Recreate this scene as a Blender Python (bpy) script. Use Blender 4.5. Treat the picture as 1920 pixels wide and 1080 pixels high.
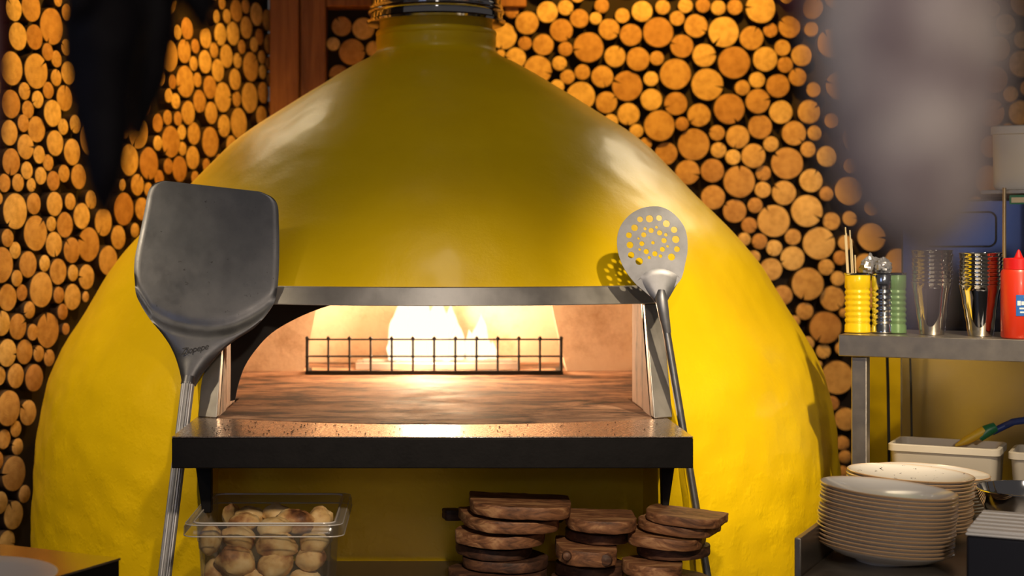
import bpy, bmesh, math, random
from mathutils import Vector, Matrix, Euler, noise

random.seed(11)
PI = math.pi
sc = bpy.context.scene
for o in list(bpy.data.objects):
    bpy.data.objects.remove(o, do_unlink=True)
COL = sc.collection

# ------------------------------------------------------------------ camera
F, VX, VY, CZ = 2900.0, 790.0, 450.0, 1.5      # focal length in pixels, vanishing point, eye height
cam_d = bpy.data.cameras.new('camera'); cam = bpy.data.objects.new('camera', cam_d); COL.objects.link(cam)
cam_d.sensor_width = 36.0; cam_d.lens = 36.0 * F / 1920.0
cam_d.shift_x = (960 - VX) / 1920.0; cam_d.shift_y = (VY - 540) / 1920.0
cam.location = (0, 0, CZ); cam.rotation_euler = (PI / 2, 0, 0)
cam_d.clip_start = 0.05; cam_d.clip_end = 60
cam_d.dof.use_dof = True; cam_d.dof.focus_distance = 3.5; cam_d.dof.aperture_fstop = 3.4
sc.camera = cam
sc.view_settings.view_transform = 'Standard'; sc.view_settings.look = 'None'
sc.view_settings.exposure = 0.0; sc.view_settings.gamma = 1.0; sc.view_settings.use_curve_mapping = False

# ------------------------------------------------------------------ light
w = bpy.data.worlds.new('world'); sc.world = w; w.use_nodes = True
w.node_tree.nodes['Background'].inputs[0].default_value = (0.56, 0.50, 0.47, 1)
w.node_tree.nodes['Background'].inputs[1].default_value = 0.11

def light(name, kind, loc, target, energy, color, size=0.2, spot=60, blend=0.5, size_y=None):
    d = bpy.data.lights.new(name, kind); d.energy = energy; d.color = color
    if kind == 'AREA':
        d.size = size
        if size_y: d.shape = 'RECTANGLE'; d.size_y = size_y
    elif kind == 'SPOT':
        d.shadow_soft_size = size; d.spot_size = math.radians(spot); d.spot_blend = blend
    else:
        d.shadow_soft_size = size
    o = bpy.data.objects.new(name, d); COL.objects.link(o); o.location = loc
    if target is not None:
        o.rotation_euler = (Vector(target) - Vector(loc)).to_track_quat('-Z', 'Y').to_euler()
    return o
AMBER = (1.0, 0.50, 0.06)
WARM = (1.0, 0.80, 0.52)
light('spot_lamp_left_wall', 'SPOT', (-0.10, 4.75, 2.9), (-1.0, 5.1, 1.75), 130, AMBER, 0.06, 85, 0.7)
light('spot_lamp_back_wall', 'SPOT', (0.9, 4.9, 3.0), (0.95, 6.0, 1.80), 120, AMBER, 0.06, 95, 0.7)
light('spot_lamp_dome_left', 'SPOT', (-0.84, 5.05, 2.5), (-0.6, 4.7, 1.5), 34, WARM, 0.28, 75, 0.7)
light('spot_lamp_dome_behind', 'SPOT', (1.45, 5.2, 2.55), (0.75, 4.7, 1.45), 36, WARM, 0.28, 70, 0.7)
light('spot_lamp_dome_right', 'SPOT', (1.20, 1.7, 3.05), (0.97, 3.9, 1.20), 430, WARM, 0.04, 30, 0.8)
light('fill_spot_low_left', 'SPOT', (-0.7, 3.3, 3.0), (-1.45, 4.6, 1.0), 45, (1.0, 0.76, 0.5), 0.06, 45, 0.9)  # added fill, no lamp of the room: lifts the lower logs of the angled wall
light('fill_spot_low_right', 'SPOT', (2.0, 4.3, 2.7), (1.35, 6.0, 1.15), 60, (1.0, 0.70, 0.42), 0.06, 45, 0.9)  # its counterpart, added to brighten the lower logs of the back wall
light('spot_lamp_front_left', 'SPOT', (-1.85, 2.5, 2.85), (-0.98, 4.0, 1.05), 150, WARM, 0.05, 42, 0.8)
light('spot_lamp_counter', 'SPOT', (1.1, 0.5, 2.1), (1.40, 3.6, 1.12), 105, (1.0, 0.86, 0.70), 0.08, 34, 0.8)
light('spot_lamp_pass', 'SPOT', (0.3, 0.9, 2.35), (0.1, 3.4, 0.92), 200, (1.0, 0.80, 0.58), 0.06, 36, 0.9)
light('blue_tint_fill', 'AREA', (-2.2, -0.5, 1.9), (0.0, 4.0, 1.5), 7, (0.50, 0.62, 1.0), 1.2)  # unseen soft area light, added to give the steel a blue tint
light('near_fill', 'POINT', (0.12, -0.30, 1.75), None, 10, (1.0, 0.86, 0.76), 0.08)  # added point light behind the camera, brightens the hanging sausage
light('dome_sheen_fill', 'AREA', (0.08, 2.55, 3.2), (0.08, 2.6, 0), 8, (1.0, 0.88, 0.74), 0.14, size_y=1.5)  # unseen strip light, added for the soft sheen down the dome's middle
light('fire_light', 'POINT', (0.03, 4.84, 1.26), None, 30, (1.0, 0.68, 0.40), 0.06)

# ------------------------------------------------------------------ materials
def newmat(name):
    m = bpy.data.materials.new(name); m.use_nodes = True
    nt = m.node_tree
    return m, nt, nt.nodes['Principled BSDF']
def N(nt, t, **kw):
    n = nt.nodes.new(t)
    for k, v in kw.items(): setattr(n, k, v)
    return n
def ramp(nt, fac, stops):
    r = N(nt, 'ShaderNodeValToRGB'); e = r.color_ramp.elements
    while len(e) < len(stops): e.new(0.5)
    for i, (p, c) in enumerate(stops):
        e[i].position = p; e[i].color = (c[0], c[1], c[2], 1)
    nt.links.new(fac, r.inputs[0]); return r.outputs[0]
def tex(nt, scale=5, detail=4, rough=0.6, vec=None, stretch=None, dist=0.0, coord='Object'):
    n = N(nt, 'ShaderNodeTexNoise')
    n.inputs['Scale'].default_value = scale; n.inputs['Detail'].default_value = detail
    n.inputs['Roughness'].default_value = rough; n.inputs['Distortion'].default_value = dist
    tc = N(nt, 'ShaderNodeTexCoord')
    if stretch:
        mp = N(nt, 'ShaderNodeMapping'); mp.inputs['Scale'].default_value = stretch
        nt.links.new(tc.outputs[coord], mp.inputs[0]); nt.links.new(mp.outputs[0], n.inputs['Vector'])
    else:
        nt.links.new(tc.outputs[coord], n.inputs['Vector'])
    return n.outputs['Fac']
def bump(nt, b, h, strength, dist, prev=None):
    n = N(nt, 'ShaderNodeBump'); n.inputs['Strength'].default_value = strength; n.inputs['Distance'].default_value = dist
    nt.links.new(h, n.inputs['Height'])
    if prev is not None: nt.links.new(prev, n.inputs['Normal'])
    nt.links.new(n.outputs[0], b.inputs['Normal']); return n.outputs[0]
def simple(name, color, rough=0.5, metal=0.0, var=0.0, vscale=8, bmp=0.0, bscale=60, coat=0.0, stretch=None, spec=None):
    m, nt, b = newmat(name)
    b.inputs['Roughness'].default_value = rough; b.inputs['Metallic'].default_value = metal
    b.inputs['Coat Weight'].default_value = coat; b.inputs['Coat Roughness'].default_value = 0.1
    if spec is not None: b.inputs['Specular IOR Level'].default_value = spec
    t = tex(nt, vscale, 5, 0.6, stretch=stretch)
    if var:
        lo = [c * (1 - var) for c in color]; hi = [min(1, c * (1 + var)) for c in color]
        nt.links.new(ramp(nt, t, [(0.3, lo), (0.7, hi)]), b.inputs['Base Color'])
        mr = N(nt, 'ShaderNodeMapRange'); mr.inputs['To Min'].default_value = max(0.02, rough * 0.75); mr.inputs['To Max'].default_value = min(1, rough * 1.3)
        nt.links.new(t, mr.inputs['Value']); nt.links.new(mr.outputs[0], b.inputs['Roughness'])
    else:
        b.inputs['Base Color'].default_value = (*color, 1)
    if bmp: bump(nt, b, tex(nt, bscale, 4, 0.6, stretch=stretch), bmp, 0.002)
    return m

M = {}
# glossy yellow painted plaster
m, nt, b = newmat('yellow_plaster'); M['yellow'] = m
nt.links.new(ramp(nt, tex(nt, 3.0, 5, 0.6), [(0.3, (0.74, 0.485, 0.002)), (0.7, (0.84, 0.57, 0.003))]), b.inputs['Base Color'])
mr = N(nt, 'ShaderNodeMapRange'); mr.inputs['To Min'].default_value = 0.30; mr.inputs['To Max'].default_value = 0.48
nt.links.new(tex(nt, 9, 6, 0.7), mr.inputs['Value']); nt.links.new(mr.outputs[0], b.inputs['Roughness'])
b.inputs['Coat Weight'].default_value = 0.12; b.inputs['Coat Roughness'].default_value = 0.14
b.inputs['Specular IOR Level'].default_value = 0.35
p = bump(nt, b, tex(nt, 7, 3, 0.5), 0.14, 0.02)
p = bump(nt, b, tex(nt, 110, 4, 0.7), 0.22, 0.002, p)
# scattered drips and lumps of thick paint, mostly on the lower half
geo = N(nt, 'ShaderNodeNewGeometry'); sep = N(nt, 'ShaderNodeSeparateXYZ'); nt.links.new(geo.outputs['Position'], sep.inputs[0])
zr = N(nt, 'ShaderNodeMapRange'); zr.inputs['From Min'].default_value = 1.5; zr.inputs['From Max'].default_value = 0.8
zr.inputs['To Min'].default_value = 0.08; zr.inputs['To Max'].default_value = 1.0; nt.links.new(sep.outputs[2], zr.inputs['Value'])
lump = ramp(nt, tex(nt, 24, 3, 0.6), [(0.50, (0, 0, 0)), (0.80, (1, 1, 1))])
mul = N(nt, 'ShaderNodeMath', operation='MULTIPLY'); nt.links.new(lump, mul.inputs[0]); nt.links.new(zr.outputs[0], mul.inputs[1])
p = bump(nt, b, mul.outputs[0], 0.22, 0.007, p)

M['steel'] = simple('brushed_steel', (0.33, 0.29, 0.24), 0.36, 0.9, 0.10, 30, 0.05, 200)
M['frame_steel'] = simple('oven_frame_steel', (0.42, 0.40, 0.38), 0.40, 0.75, 0.15, 14, 0.05, 150)
M['chrome'] = simple('polished_flue_steel', (0.62, 0.62, 0.64), 0.07, 1.0)
M['panel'] = simple('dull_splashback_steel', (0.42, 0.39, 0.33), 0.30, 1.0, 0.08, 3, 0.03, 80)
M['side_panel'] = simple('polished_side_steel', (0.72, 0.70, 0.66), 0.14, 1.0)
M['black'] = simple('black_enamel', (0.006, 0.005, 0.005), 0.5, 0.0, 0.2, 20, 0.15, 120, spec=0.2)
M['soot'] = simple('sooty_black_steel', (0.010, 0.008, 0.008), 0.75, 0.0, 0.3, 12)
M['dark_back'] = simple('dark_backing_board', (0.020, 0.011, 0.006), 0.9, 0.0, 0.3, 8)
M['darkbox'] = simple('dark_navy_plastic', (0.008, 0.008, 0.014), 0.5, 0.0)
M['white_pl'] = simple('white_plastic', (0.72, 0.68, 0.64), 0.35, 0.0, 0.04, 5)
M['tub_pl'] = simple('milky_plastic', (0.52, 0.47, 0.40), 0.35)
M['yellow_can'] = simple('yellow_enamel_tin', (0.80, 0.55, 0.01), 0.22, 0.1, coat=0.3)
M['green_can'] = simple('green_enamel_tin', (0.14, 0.26, 0.10), 0.3, 0.1, coat=0.2)
M['tin'] = simple('bare_tin', (0.55, 0.58, 0.62), 0.14, 1.0)
M['cup'] = simple('polished_cup_steel', (0.72, 0.72, 0.70), 0.05, 1.0)
M['red_pl'] = simple('red_plastic', (0.62, 0.035, 0.010), 0.35, coat=0.1)
M['cap_red'] = simple('cap_red_plastic', (0.60, 0.012, 0.012), 0.35)
M['blue_label'] = simple('blue_label', (0.01, 0.12, 0.45), 0.5)
M['ink_white'] = simple('white_print', (0.75, 0.78, 0.82), 0.5)
M['skewer'] = simple('bamboo', (0.62, 0.50, 0.30), 0.6, var=0.1)
M['film'] = simple('crumpled_film', (0.30, 0.30, 0.33), 0.2, 0.4, bmp=0.6, bscale=40)
M['cable'] = simple('black_cable', (0.01, 0.01, 0.01), 0.5)
M['y_tool'] = simple('yellow_bristle', (0.62, 0.40, 0.02), 0.5)
M['g_tool'] = simple('green_plastic', (0.01, 0.13, 0.05), 0.4)
M['b_tool'] = simple('blue_plastic', (0.01, 0.03, 0.16), 0.4)
M['brown_wood_dark'] = simple('dark_board_wood', (0.05, 0.025, 0.015), 0.7, var=0.3)
M['pepper'] = simple('dried_black_pepper', (0.005, 0.003, 0.005), 0.6, 0.0, 0.3, 40, 0.3, 90, spec=0.2)
M['red_pepper'] = simple('dried_dark_red_pepper', (0.09, 0.006, 0.008), 0.4, 0.0, 0.3, 40)
M['floor'] = simple('dark_floor_tile', (0.06, 0.05, 0.045), 0.5, var=0.2)
M['wallpaint'] = simple('dark_brown_plaster', (0.07, 0.05, 0.04), 0.8, var=0.1)
M['grn_label'] = simple('green_print', (0.01, 0.16, 0.07), 0.5)
M['cream_label'] = simple('cream_paper', (0.62, 0.52, 0.36), 0.6)
M['brass'] = simple('beige_rod', (0.45, 0.33, 0.18), 0.35, 0.6)
M['crumb'] = simple('burnt_crumb', (0.03, 0.015, 0.008), 0.9)
M['ink'] = simple('engraved_black', (0.02, 0.02, 0.025), 0.7)

# black steel shelf top: polished, with fine grease speckle
m, nt, b = newmat('shelf_top_steel'); M['shelf_top'] = m
b.inputs['Metallic'].default_value = 0.85; b.inputs['Base Color'].default_value = (0.52, 0.42, 0.36, 1)
spk = ramp(nt, tex(nt, 160, 3, 0.8), [(0.40, (0.20, 0.20, 0.20)), (0.66, (0.42, 0.42, 0.42))]); nt.links.new(spk, b.inputs['Roughness'])
sp2 = ramp(nt, tex(nt, 90, 5, 0.9), [(0.60, (0.52, 0.42, 0.36)), (0.68, (0.10, 0.07, 0.05))]); nt.links.new(sp2, b.inputs['Base Color'])

# aluminium of the peel and skimmer
m, nt, b = newmat('worn_aluminium'); M['alu'] = m
b.inputs['Metallic'].default_value = 0.85
c1 = ramp(nt, tex(nt, 5, 6, 0.7), [(0.30, (0.10, 0.104, 0.118)), (0.72, (0.165, 0.165, 0.178))])
pit = ramp(nt, tex(nt, 75, 3, 0.8, dist=0.3), [(0.66, (1, 1, 1)), (0.74, (0.16, 0.13, 0.12))])
mx = N(nt, 'ShaderNodeMix', data_type='RGBA', blend_type='MULTIPLY'); mx.inputs[0].default_value = 1
nt.links.new(c1, mx.inputs[6]); nt.links.new(pit, mx.inputs[7]); nt.links.new(mx.outputs[2], b.inputs['Base Color'])
nt.links.new(ramp(nt, tex(nt, 12, 6, 0.7), [(0.3, (0.33,)*3), (0.7, (0.52,)*3)]), b.inputs['Roughness'])
bump(nt, b, tex(nt, 60, 6, 0.75), 0.12, 0.002)
M['skim'] = simple('greyed_steel_sheet', (0.20, 0.205, 0.23), 0.42, 0.75, 0.25, 14, 0.06, 60)
M['alu_handle'] = simple('ribbed_grey_aluminium', (0.42, 0.42, 0.44), 0.45, 0.7, 0.08, 40)
M['rod'] = simple('greasy_steel_rod', (0.28, 0.28, 0.28), 0.30, 0.9, 0.2, 30)

# firebrick plaster of the chamber
m, nt, b = newmat('firebrick_plaster'); M['fire_wall'] = m
nt.links.new(ramp(nt, tex(nt, 7, 8, 0.75), [(0.28, (0.42, 0.29, 0.18)), (0.5, (0.66, 0.53, 0.40)), (0.8, (0.74, 0.63, 0.50))]), b.inputs['Base Color'])
b.inputs['Roughness'].default_value = 0.85; bump(nt, b, tex(nt, 40, 6, 0.7), 0.4, 0.004)
m, nt, b = newmat('baked_hearth_stone'); M['hearth'] = m
streak = ramp(nt, tex(nt, 5.5, 9, 0.75, stretch=(0.8, 1.5, 1), dist=0.4), [(0.42, (0.03, 0.013, 0.008)), (0.50, (0.20, 0.10, 0.055)), (0.62, (0.44, 0.26, 0.16))])
nt.links.new(streak, b.inputs['Base Color']); nt.links.new(ramp(nt, tex(nt, 8, 5), [(0.3, (0.65,)*3), (0.7, (0.9,)*3)]), b.inputs['Roughness'])
bump(nt, b, tex(nt, 50, 6, 0.7), 0.4, 0.004)
m, nt, b = newmat('scorched_cheek_brick'); M['cheek'] = m
nt.links.new(ramp(nt, tex(nt, 9, 8, 0.75, stretch=(1, 1, 0.25)), [(0.36, (0.10, 0.045, 0.025)), (0.46, (0.46, 0.29, 0.20)), (0.8, (0.62, 0.43, 0.32))]), b.inputs['Base Color'])
b.inputs['Roughness'].default_value = 0.7; bump(nt, b, tex(nt, 30, 6, 0.7), 0.4, 0.004)

# flame
m = bpy.data.materials.new('flame'); m.use_nodes = True; nt = m.node_tree; nt.nodes.clear(); M['flame'] = m
out = N(nt, 'ShaderNodeOutputMaterial'); em = N(nt, 'ShaderNodeEmission'); tr = N(nt, 'ShaderNodeBsdfTransparent'); ms = N(nt, 'ShaderNodeMixShader')
lw = N(nt, 'ShaderNodeLayerWeight'); lw.inputs[0].default_value = 0.35
em.inputs[0].default_value = (1.0, 0.76, 0.48, 1); em.inputs[1].default_value = 2.0
nt.links.new(ramp(nt, lw.outputs['Facing'], [(0.25, (0, 0, 0)), (0.85, (1, 1, 1))]), ms.inputs[0])
nt.links.new(em.outputs[0], ms.inputs[1]); nt.links.new(tr.outputs[0], ms.inputs[2]); nt.links.new(ms.outputs[0], out.inputs[0])

# sawn log ends
def logend(name, stops):
    m, nt, b = newmat(name)
    tc = N(nt, 'ShaderNodeTexCoord'); oi = N(nt, 'ShaderNodeObjectInfo')
    ln = N(nt, 'ShaderNodeVectorMath', operation='LENGTH')
    sepn = N(nt, 'ShaderNodeVectorMath', operation='MULTIPLY'); sepn.inputs[1].default_value = (1, 1, 0)
    nt.links.new(tc.outputs['Object'], sepn.inputs[0]); nt.links.new(sepn.outputs[0], ln.inputs[0])
    nz = N(nt, 'ShaderNodeTexNoise'); nz.inputs['Scale'].default_value = 2.2; nz.inputs['Detail'].default_value = 6; nz.noise_dimensions = '4D'
    ad0 = N(nt, 'ShaderNodeMath', operation='MULTIPLY'); ad0.inputs[1].default_value = 40
    nt.links.new(oi.outputs['Random'], ad0.inputs[0]); nt.links.new(ad0.outputs[0], nz.inputs['W']); nt.links.new(tc.outputs['Object'], nz.inputs['Vector'])
    a = N(nt, 'ShaderNodeMath', operation='MULTIPLY_ADD'); a.inputs[1].default_value = 0.35
    nt.links.new(nz.outputs['Fac'], a.inputs[0]); nt.links.new(ln.outputs['Value'], a.inputs[2])
    s = N(nt, 'ShaderNodeMath', operation='MULTIPLY'); s.inputs[1].default_value = 58; nt.links.new(a.outputs[0], s.inputs[0])
    si = N(nt, 'ShaderNodeMath', operation='SINE'); nt.links.new(s.outputs[0], si.inputs[0])
    rg = N(nt, 'ShaderNodeMapRange'); rg.inputs['From Min'].default_value = -1; rg.inputs['To Min'].default_value = 0.90; rg.inputs['To Max'].default_value = 1.04
    nt.links.new(si.outputs[0], rg.inputs['Value'])
    base = ramp(nt, oi.outputs['Random'], stops)
    mot = ramp(nt, nz.outputs['Fac'], [(0.3, (0.74, 0.66, 0.58)), (0.6, (1.05, 1.05, 1.05))])
    m1 = N(nt, 'ShaderNodeMix', data_type='RGBA', blend_type='MULTIPLY'); m1.inputs[0].default_value = 1
    nt.links.new(base, m1.inputs[6]); nt.links.new(mot, m1.inputs[7])
    m2 = N(nt, 'ShaderNodeVectorMath', operation='SCALE'); nt.links.new(m1.outputs[2], m2.inputs[0]); nt.links.new(rg.outputs[0], m2.inputs['Scale'])
    nt.links.new(m2.outputs[0], b.inputs['Base Color']); b.inputs['Roughness'].default_value = 0.75
    bump(nt, b, si.outputs[0], 0.06, 0.01)
    return m
M['log'] = logend('sawn_log_end', [(0.0, (0.50, 0.26, 0.09)), (0.5, (0.64, 0.40, 0.15)), (1.0, (0.78, 0.55, 0.23))])
M['bark'] = simple('log_bark', (0.05, 0.025, 0.012), 0.9, var=0.3, vscale=6)

def wood(name, lo, mid, hi, stretch, rough=0.55, scale=4):
    m, nt, b = newmat(name)
    g = tex(nt, scale, 8, 0.65, stretch=stretch, dist=1.2)
    nt.links.new(ramp(nt, g, [(0.32, lo), (0.5, mid), (0.68, hi)]), b.inputs['Base Color'])
    b.inputs['Roughness'].default_value = rough; bump(nt, b, g, 0.2, 0.004)
    return m
M['post'] = wood('reddish_timber_post', (0.20, 0.080, 0.025), (0.32, 0.13, 0.04), (0.42, 0.18, 0.055), (6, 6, 0.5), 0.6)
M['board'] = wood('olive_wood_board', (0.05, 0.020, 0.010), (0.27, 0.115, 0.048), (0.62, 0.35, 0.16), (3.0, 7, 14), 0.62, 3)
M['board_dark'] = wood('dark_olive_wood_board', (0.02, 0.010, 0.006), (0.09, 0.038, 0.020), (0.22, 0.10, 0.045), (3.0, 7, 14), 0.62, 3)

# bread
m, nt, b = newmat('baked_dough'); M['bread'] = m
oi = N(nt, 'ShaderNodeObjectInfo')
nz = N(nt, 'ShaderNodeTexNoise', noise_dimensions='4D'); nz.inputs['Scale'].default_value = 20; nz.inputs['Detail'].default_value = 7
ml = N(nt, 'ShaderNodeMath', operation='MULTIPLY'); ml.inputs[1].default_value = 30; nt.links.new(oi.outputs['Random'], ml.inputs[0]); nt.links.new(ml.outputs[0], nz.inputs['W'])
tc = N(nt, 'ShaderNodeTexCoord'); nt.links.new(tc.outputs['Object'], nz.inputs['Vector'])
nt.links.new(ramp(nt, nz.outputs['Fac'], [(0.30, (0.07, 0.025, 0.010)), (0.40, (0.34, 0.15, 0.05)), (0.50, (0.66, 0.42, 0.16)), (0.68, (0.80, 0.62, 0.33))]), b.inputs['Base Color'])
b.inputs['Roughness'].default_value = 0.6; b.inputs['Subsurface Weight'].default_value = 0.0
bump(nt, b, nz.outputs['Fac'], 0.4, 0.006)

# clear box
m = bpy.data.materials.new('clear_polycarbonate'); m.use_nodes = True; nt = m.node_tree; nt.nodes.clear(); M['clear'] = m
out = N(nt, 'ShaderNodeOutputMaterial'); tr = N(nt, 'ShaderNodeBsdfTransparent'); gl = N(nt, 'ShaderNodeBsdfGlossy'); df = N(nt, 'ShaderNodeBsdfDiffuse')
tr.inputs[0].default_value = (0.95, 0.95, 0.94, 1); gl.inputs['Roughness'].default_value = 0.16; df.inputs[0].default_value = (0.80, 0.76, 0.70, 1)
lw = N(nt, 'ShaderNodeLayerWeight'); lw.inputs[0].default_value = 0.5; m1 = N(nt, 'ShaderNodeMixShader'); m2 = N(nt, 'ShaderNodeMixShader')
pw = N(nt, 'ShaderNodeMath', operation='POWER'); pw.inputs[1].default_value = 3.0; nt.links.new(lw.outputs['Facing'], pw.inputs[0])
fa = N(nt, 'ShaderNodeMapRange'); fa.inputs['To Min'].default_value = 0.015; fa.inputs['To Max'].default_value = 0.30; nt.links.new(pw.outputs[0], fa.inputs['Value'])
fb = N(nt, 'ShaderNodeMapRange'); fb.inputs['To Min'].default_value = 0.03; fb.inputs['To Max'].default_value = 0.45; nt.links.new(pw.outputs[0], fb.inputs['Value'])
nt.links.new(fa.outputs[0], m1.inputs[0]); nt.links.new(tr.outputs[0], m1.inputs[1]); nt.links.new(df.outputs[0], m1.inputs[2])
nt.links.new(fb.outputs[0], m2.inputs[0]); nt.links.new(m1.outputs[0], m2.inputs[1]); nt.links.new(gl.outputs[0], m2.inputs[2]); nt.links.new(m2.outputs[0], out.inputs[0])

# plates: white glaze, bare tan rim, some with dark speckles
def plate_mat(name, speck, tint=(0.74, 0.71, 0.68)):
    m, nt, b = newmat(name)
    tc = N(nt, 'ShaderNodeTexCoord'); sp = N(nt, 'ShaderNodeVectorMath', operation='MULTIPLY'); sp.inputs[1].default_value = (1, 1, 0)
    ln = N(nt, 'ShaderNodeVectorMath', operation='LENGTH'); nt.links.new(tc.outputs['Object'], sp.inputs[0]); nt.links.new(sp.outputs[0], ln.inputs[0])
    rim = ramp(nt, ln.outputs['Value'], [(0.0, tint), (0.1285, tint), (0.1305, (0.60, 0.38, 0.20))])
    b.inputs['Roughness'].default_value = 0.18; b.inputs['Coat Weight'].default_value = 0.4
    if speck:
        s = ramp(nt, tex(nt, 55, 3, 0.8), [(0.63, (1, 1, 1)), (0.67, (0.08, 0.06, 0.06))])
        mx = N(nt, 'ShaderNodeMix', data_type='RGBA', blend_type='MULTIPLY'); mx.inputs[0].default_value = 1
        nt.links.new(rim, mx.inputs[6]); nt.links.new(s, mx.inputs[7]); nt.links.new(mx.outputs[2], b.inputs['Base Color'])
    else:
        nt.links.new(rim, b.inputs['Base Color'])
    return m
M['plate'] = plate_mat('white_glazed_plate', False)
M['plate_speck'] = plate_mat('speckled_glazed_plate', True)
M['plate_green'] = plate_mat('pale_green_glazed_plate', False, (0.56, 0.58, 0.52))

m, nt, b = newmat('mouldy_sausage_casing'); M['casing'] = m
nt.links.new(ramp(nt, tex(nt, 55, 4, 0.65), [(0.36, (0.17, 0.115, 0.12)), (0.5, (0.38, 0.31, 0.29)), (0.66, (0.62, 0.54, 0.47))]), b.inputs['Base Color'])
b.inputs['Roughness'].default_value = 0.6; bump(nt, b, tex(nt, 140, 4), 0.5, 0.001)

# ------------------------------------------------------------------ helpers
def at(px, py, Y):
    return Vector(((px - VX) / F * Y, Y, CZ - (py - VY) / F * Y))
def tag(o, label=None, cat=None, group=None, kind=None):
    if label: o['label'] = label
    if cat: o['category'] = cat
    if group: o['group'] = group
    if kind: o['kind'] = kind
    return o
def empty(name, loc, label, cat, group=None, rot=(0, 0, 0)):
    o = bpy.data.objects.new(name, None); COL.objects.link(o); o.empty_display_size = 0.05
    o.location = loc; o.rotation_euler = rot
    return tag(o, label, cat, group)
def mw(o):
    if o is None: return Matrix.Identity(4)
    m = Matrix.LocRotScale(o.location, o.rotation_euler, o.scale)
    return mw(o.parent) @ m
class MB:
    """collects shapes (world or local coordinates) and links them as one mesh object"""
    def __init__(s): s.v = []; s.f = []; s.mi = []
    def add(s, verts, faces, mi=0, mat=None):
        k = len(s.v)
        s.v += [(mat @ Vector(v)) if mat else Vector(v) for v in verts]
        s.f += [[i + k for i in f] for f in faces]; s.mi += [mi] * len(faces); return s
    def box(s, lo, hi, mat=None, mi=0):
        x0, y0, z0 = lo; x1, y1, z1 = hi
        v = [(x0, y0, z0), (x1, y0, z0), (x1, y1, z0), (x0, y1, z0), (x0, y0, z1), (x1, y0, z1), (x1, y1, z1), (x0, y1, z1)]
        return s.add(v, [(0, 3, 2, 1), (4, 5, 6, 7), (0, 1, 5, 4), (1, 2, 6, 5), (2, 3, 7, 6), (3, 0, 4, 7)], mi, mat)
    def hexa(s, p, mi=0):   # 4 bottom points, 4 top points
        return s.add(p, [(0, 3, 2, 1), (4, 5, 6, 7), (0, 1, 5, 4), (1, 2, 6, 5), (2, 3, 7, 6), (3, 0, 4, 7)], mi)
    def lathe(s, prof, n=48, mat=None, mi=0, close=False):
        v = []; f = []
        for r, z in prof:
            for i in range(n):
                a = 2 * PI * i / n; v.append((r * math.cos(a), r * math.sin(a), z))
        m = len(prof)
        for j in range(m - 1 + (1 if close else 0)):
            j2 = (j + 1) % m
            for i in range(n):
                i2 = (i + 1) % n; f.append((j * n + i, j * n + i2, j2 * n + i2, j2 * n + i))
        if not close:
            if prof[0][0] > 1e-5: f.append(list(range(n))[::-1])
            if prof[-1][0] > 1e-5: f.append([(m - 1) * n + i for i in range(n)])
        return s.add(v, f, mi, mat)
    def tube(s, pts, rad, n=12, mi=0, ribs=0.0):
        pts = [Vector(p) for p in pts]; v = []; f = []
        for k, p in enumerate(pts):
            t = (pts[min(k + 1, len(pts) - 1)] - pts[max(k - 1, 0)]).normalized()
            a = t.cross(Vector((0, 1, 0.03))); a = a.normalized() if a.length > 1e-4 else Vector((1, 0, 0)); b_ = t.cross(a).normalized()
            r = rad[k] if isinstance(rad, (list, tuple)) else rad
            for i in range(n):
                an = 2 * PI * i / n; rr = r * (1 - (ribs if i % 2 else 0)); v.append(p + (a * math.cos(an) + b_ * math.sin(an)) * rr)
        for k in range(len(pts) - 1):
            for i in range(n):
                i2 = (i + 1) % n; f.append((k * n + i, k * n + i2, (k + 1) * n + i2, (k + 1) * n + i))
        f.append(list(range(n))[::-1]); f.append([(len(pts) - 1) * n + i for i in range(n)])
        return s.add(v, f, mi)
    def prism(s, poly, z0, z1, mat=None, mi=0):
        n = len(poly); v = [(x, y, z0) for x, y in poly] + [(x, y, z1) for x, y in poly]
        f = [list(range(n))[::-1], [n + i for i in range(n)]] + [(i, (i + 1) % n, n + (i + 1) % n, n + i) for i in range(n)]
        return s.add(v, f, mi, mat)
    def build(s, name, mats, parent=None, smooth=True, bevel=0.0, seg=2, local=False, origin=None, angle=40, subsurf=0):
        if not isinstance(mats, (list, tuple)): mats = [mats]
        if parent is not None and not local:
            inv = mw(parent).inverted(); vs = [inv @ v for v in s.v]
        elif parent is None and origin is not None:
            vs = [v - Vector(origin) for v in s.v]
        else: vs = s.v
        me = bpy.data.meshes.new(name); me.from_pydata([tuple(v) for v in vs], [], s.f)
        for m_ in mats: me.materials.append(m_)
        bm = bmesh.new(); bm.from_mesh(me)
        for i, f_ in enumerate(bm.faces): f_.material_index = s.mi[i]
        bmesh.ops.recalc_face_normals(bm, faces=bm.faces); bm.to_mesh(me); bm.free()
        if smooth:
            me.polygons.foreach_set('use_smooth', [True] * len(me.polygons))
            me.set_sharp_from_angle(angle=math.radians(angle))
        o = bpy.data.objects.new(name, me); COL.objects.link(o)
        if parent is not None: o.parent = parent
        elif origin is not None: o.location = origin
        if bevel:
            b_ = o.modifiers.new('bevel', 'BEVEL'); b_.width = bevel; b_.segments = seg; b_.limit_method = 'ANGLE'; b_.angle_limit = math.radians(35)
            b_.harden_normals = False
        if subsurf:
            b_ = o.modifiers.new('sub', 'SUBSURF'); b_.levels = subsurf; b_.render_levels = subsurf
        return o
def base_of(vs):
    xs = [v[0] for v in vs]; ys = [v[1] for v in vs]; zs = [v[2] for v in vs]
    return ((min(xs) + max(xs)) / 2, (min(ys) + max(ys)) / 2, min(zs))
def struct(mb, name, mat, **kw):
    o = mb.build(name, mat, origin=base_of(mb.v), **kw); o['kind'] = 'structure'; return o
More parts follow.
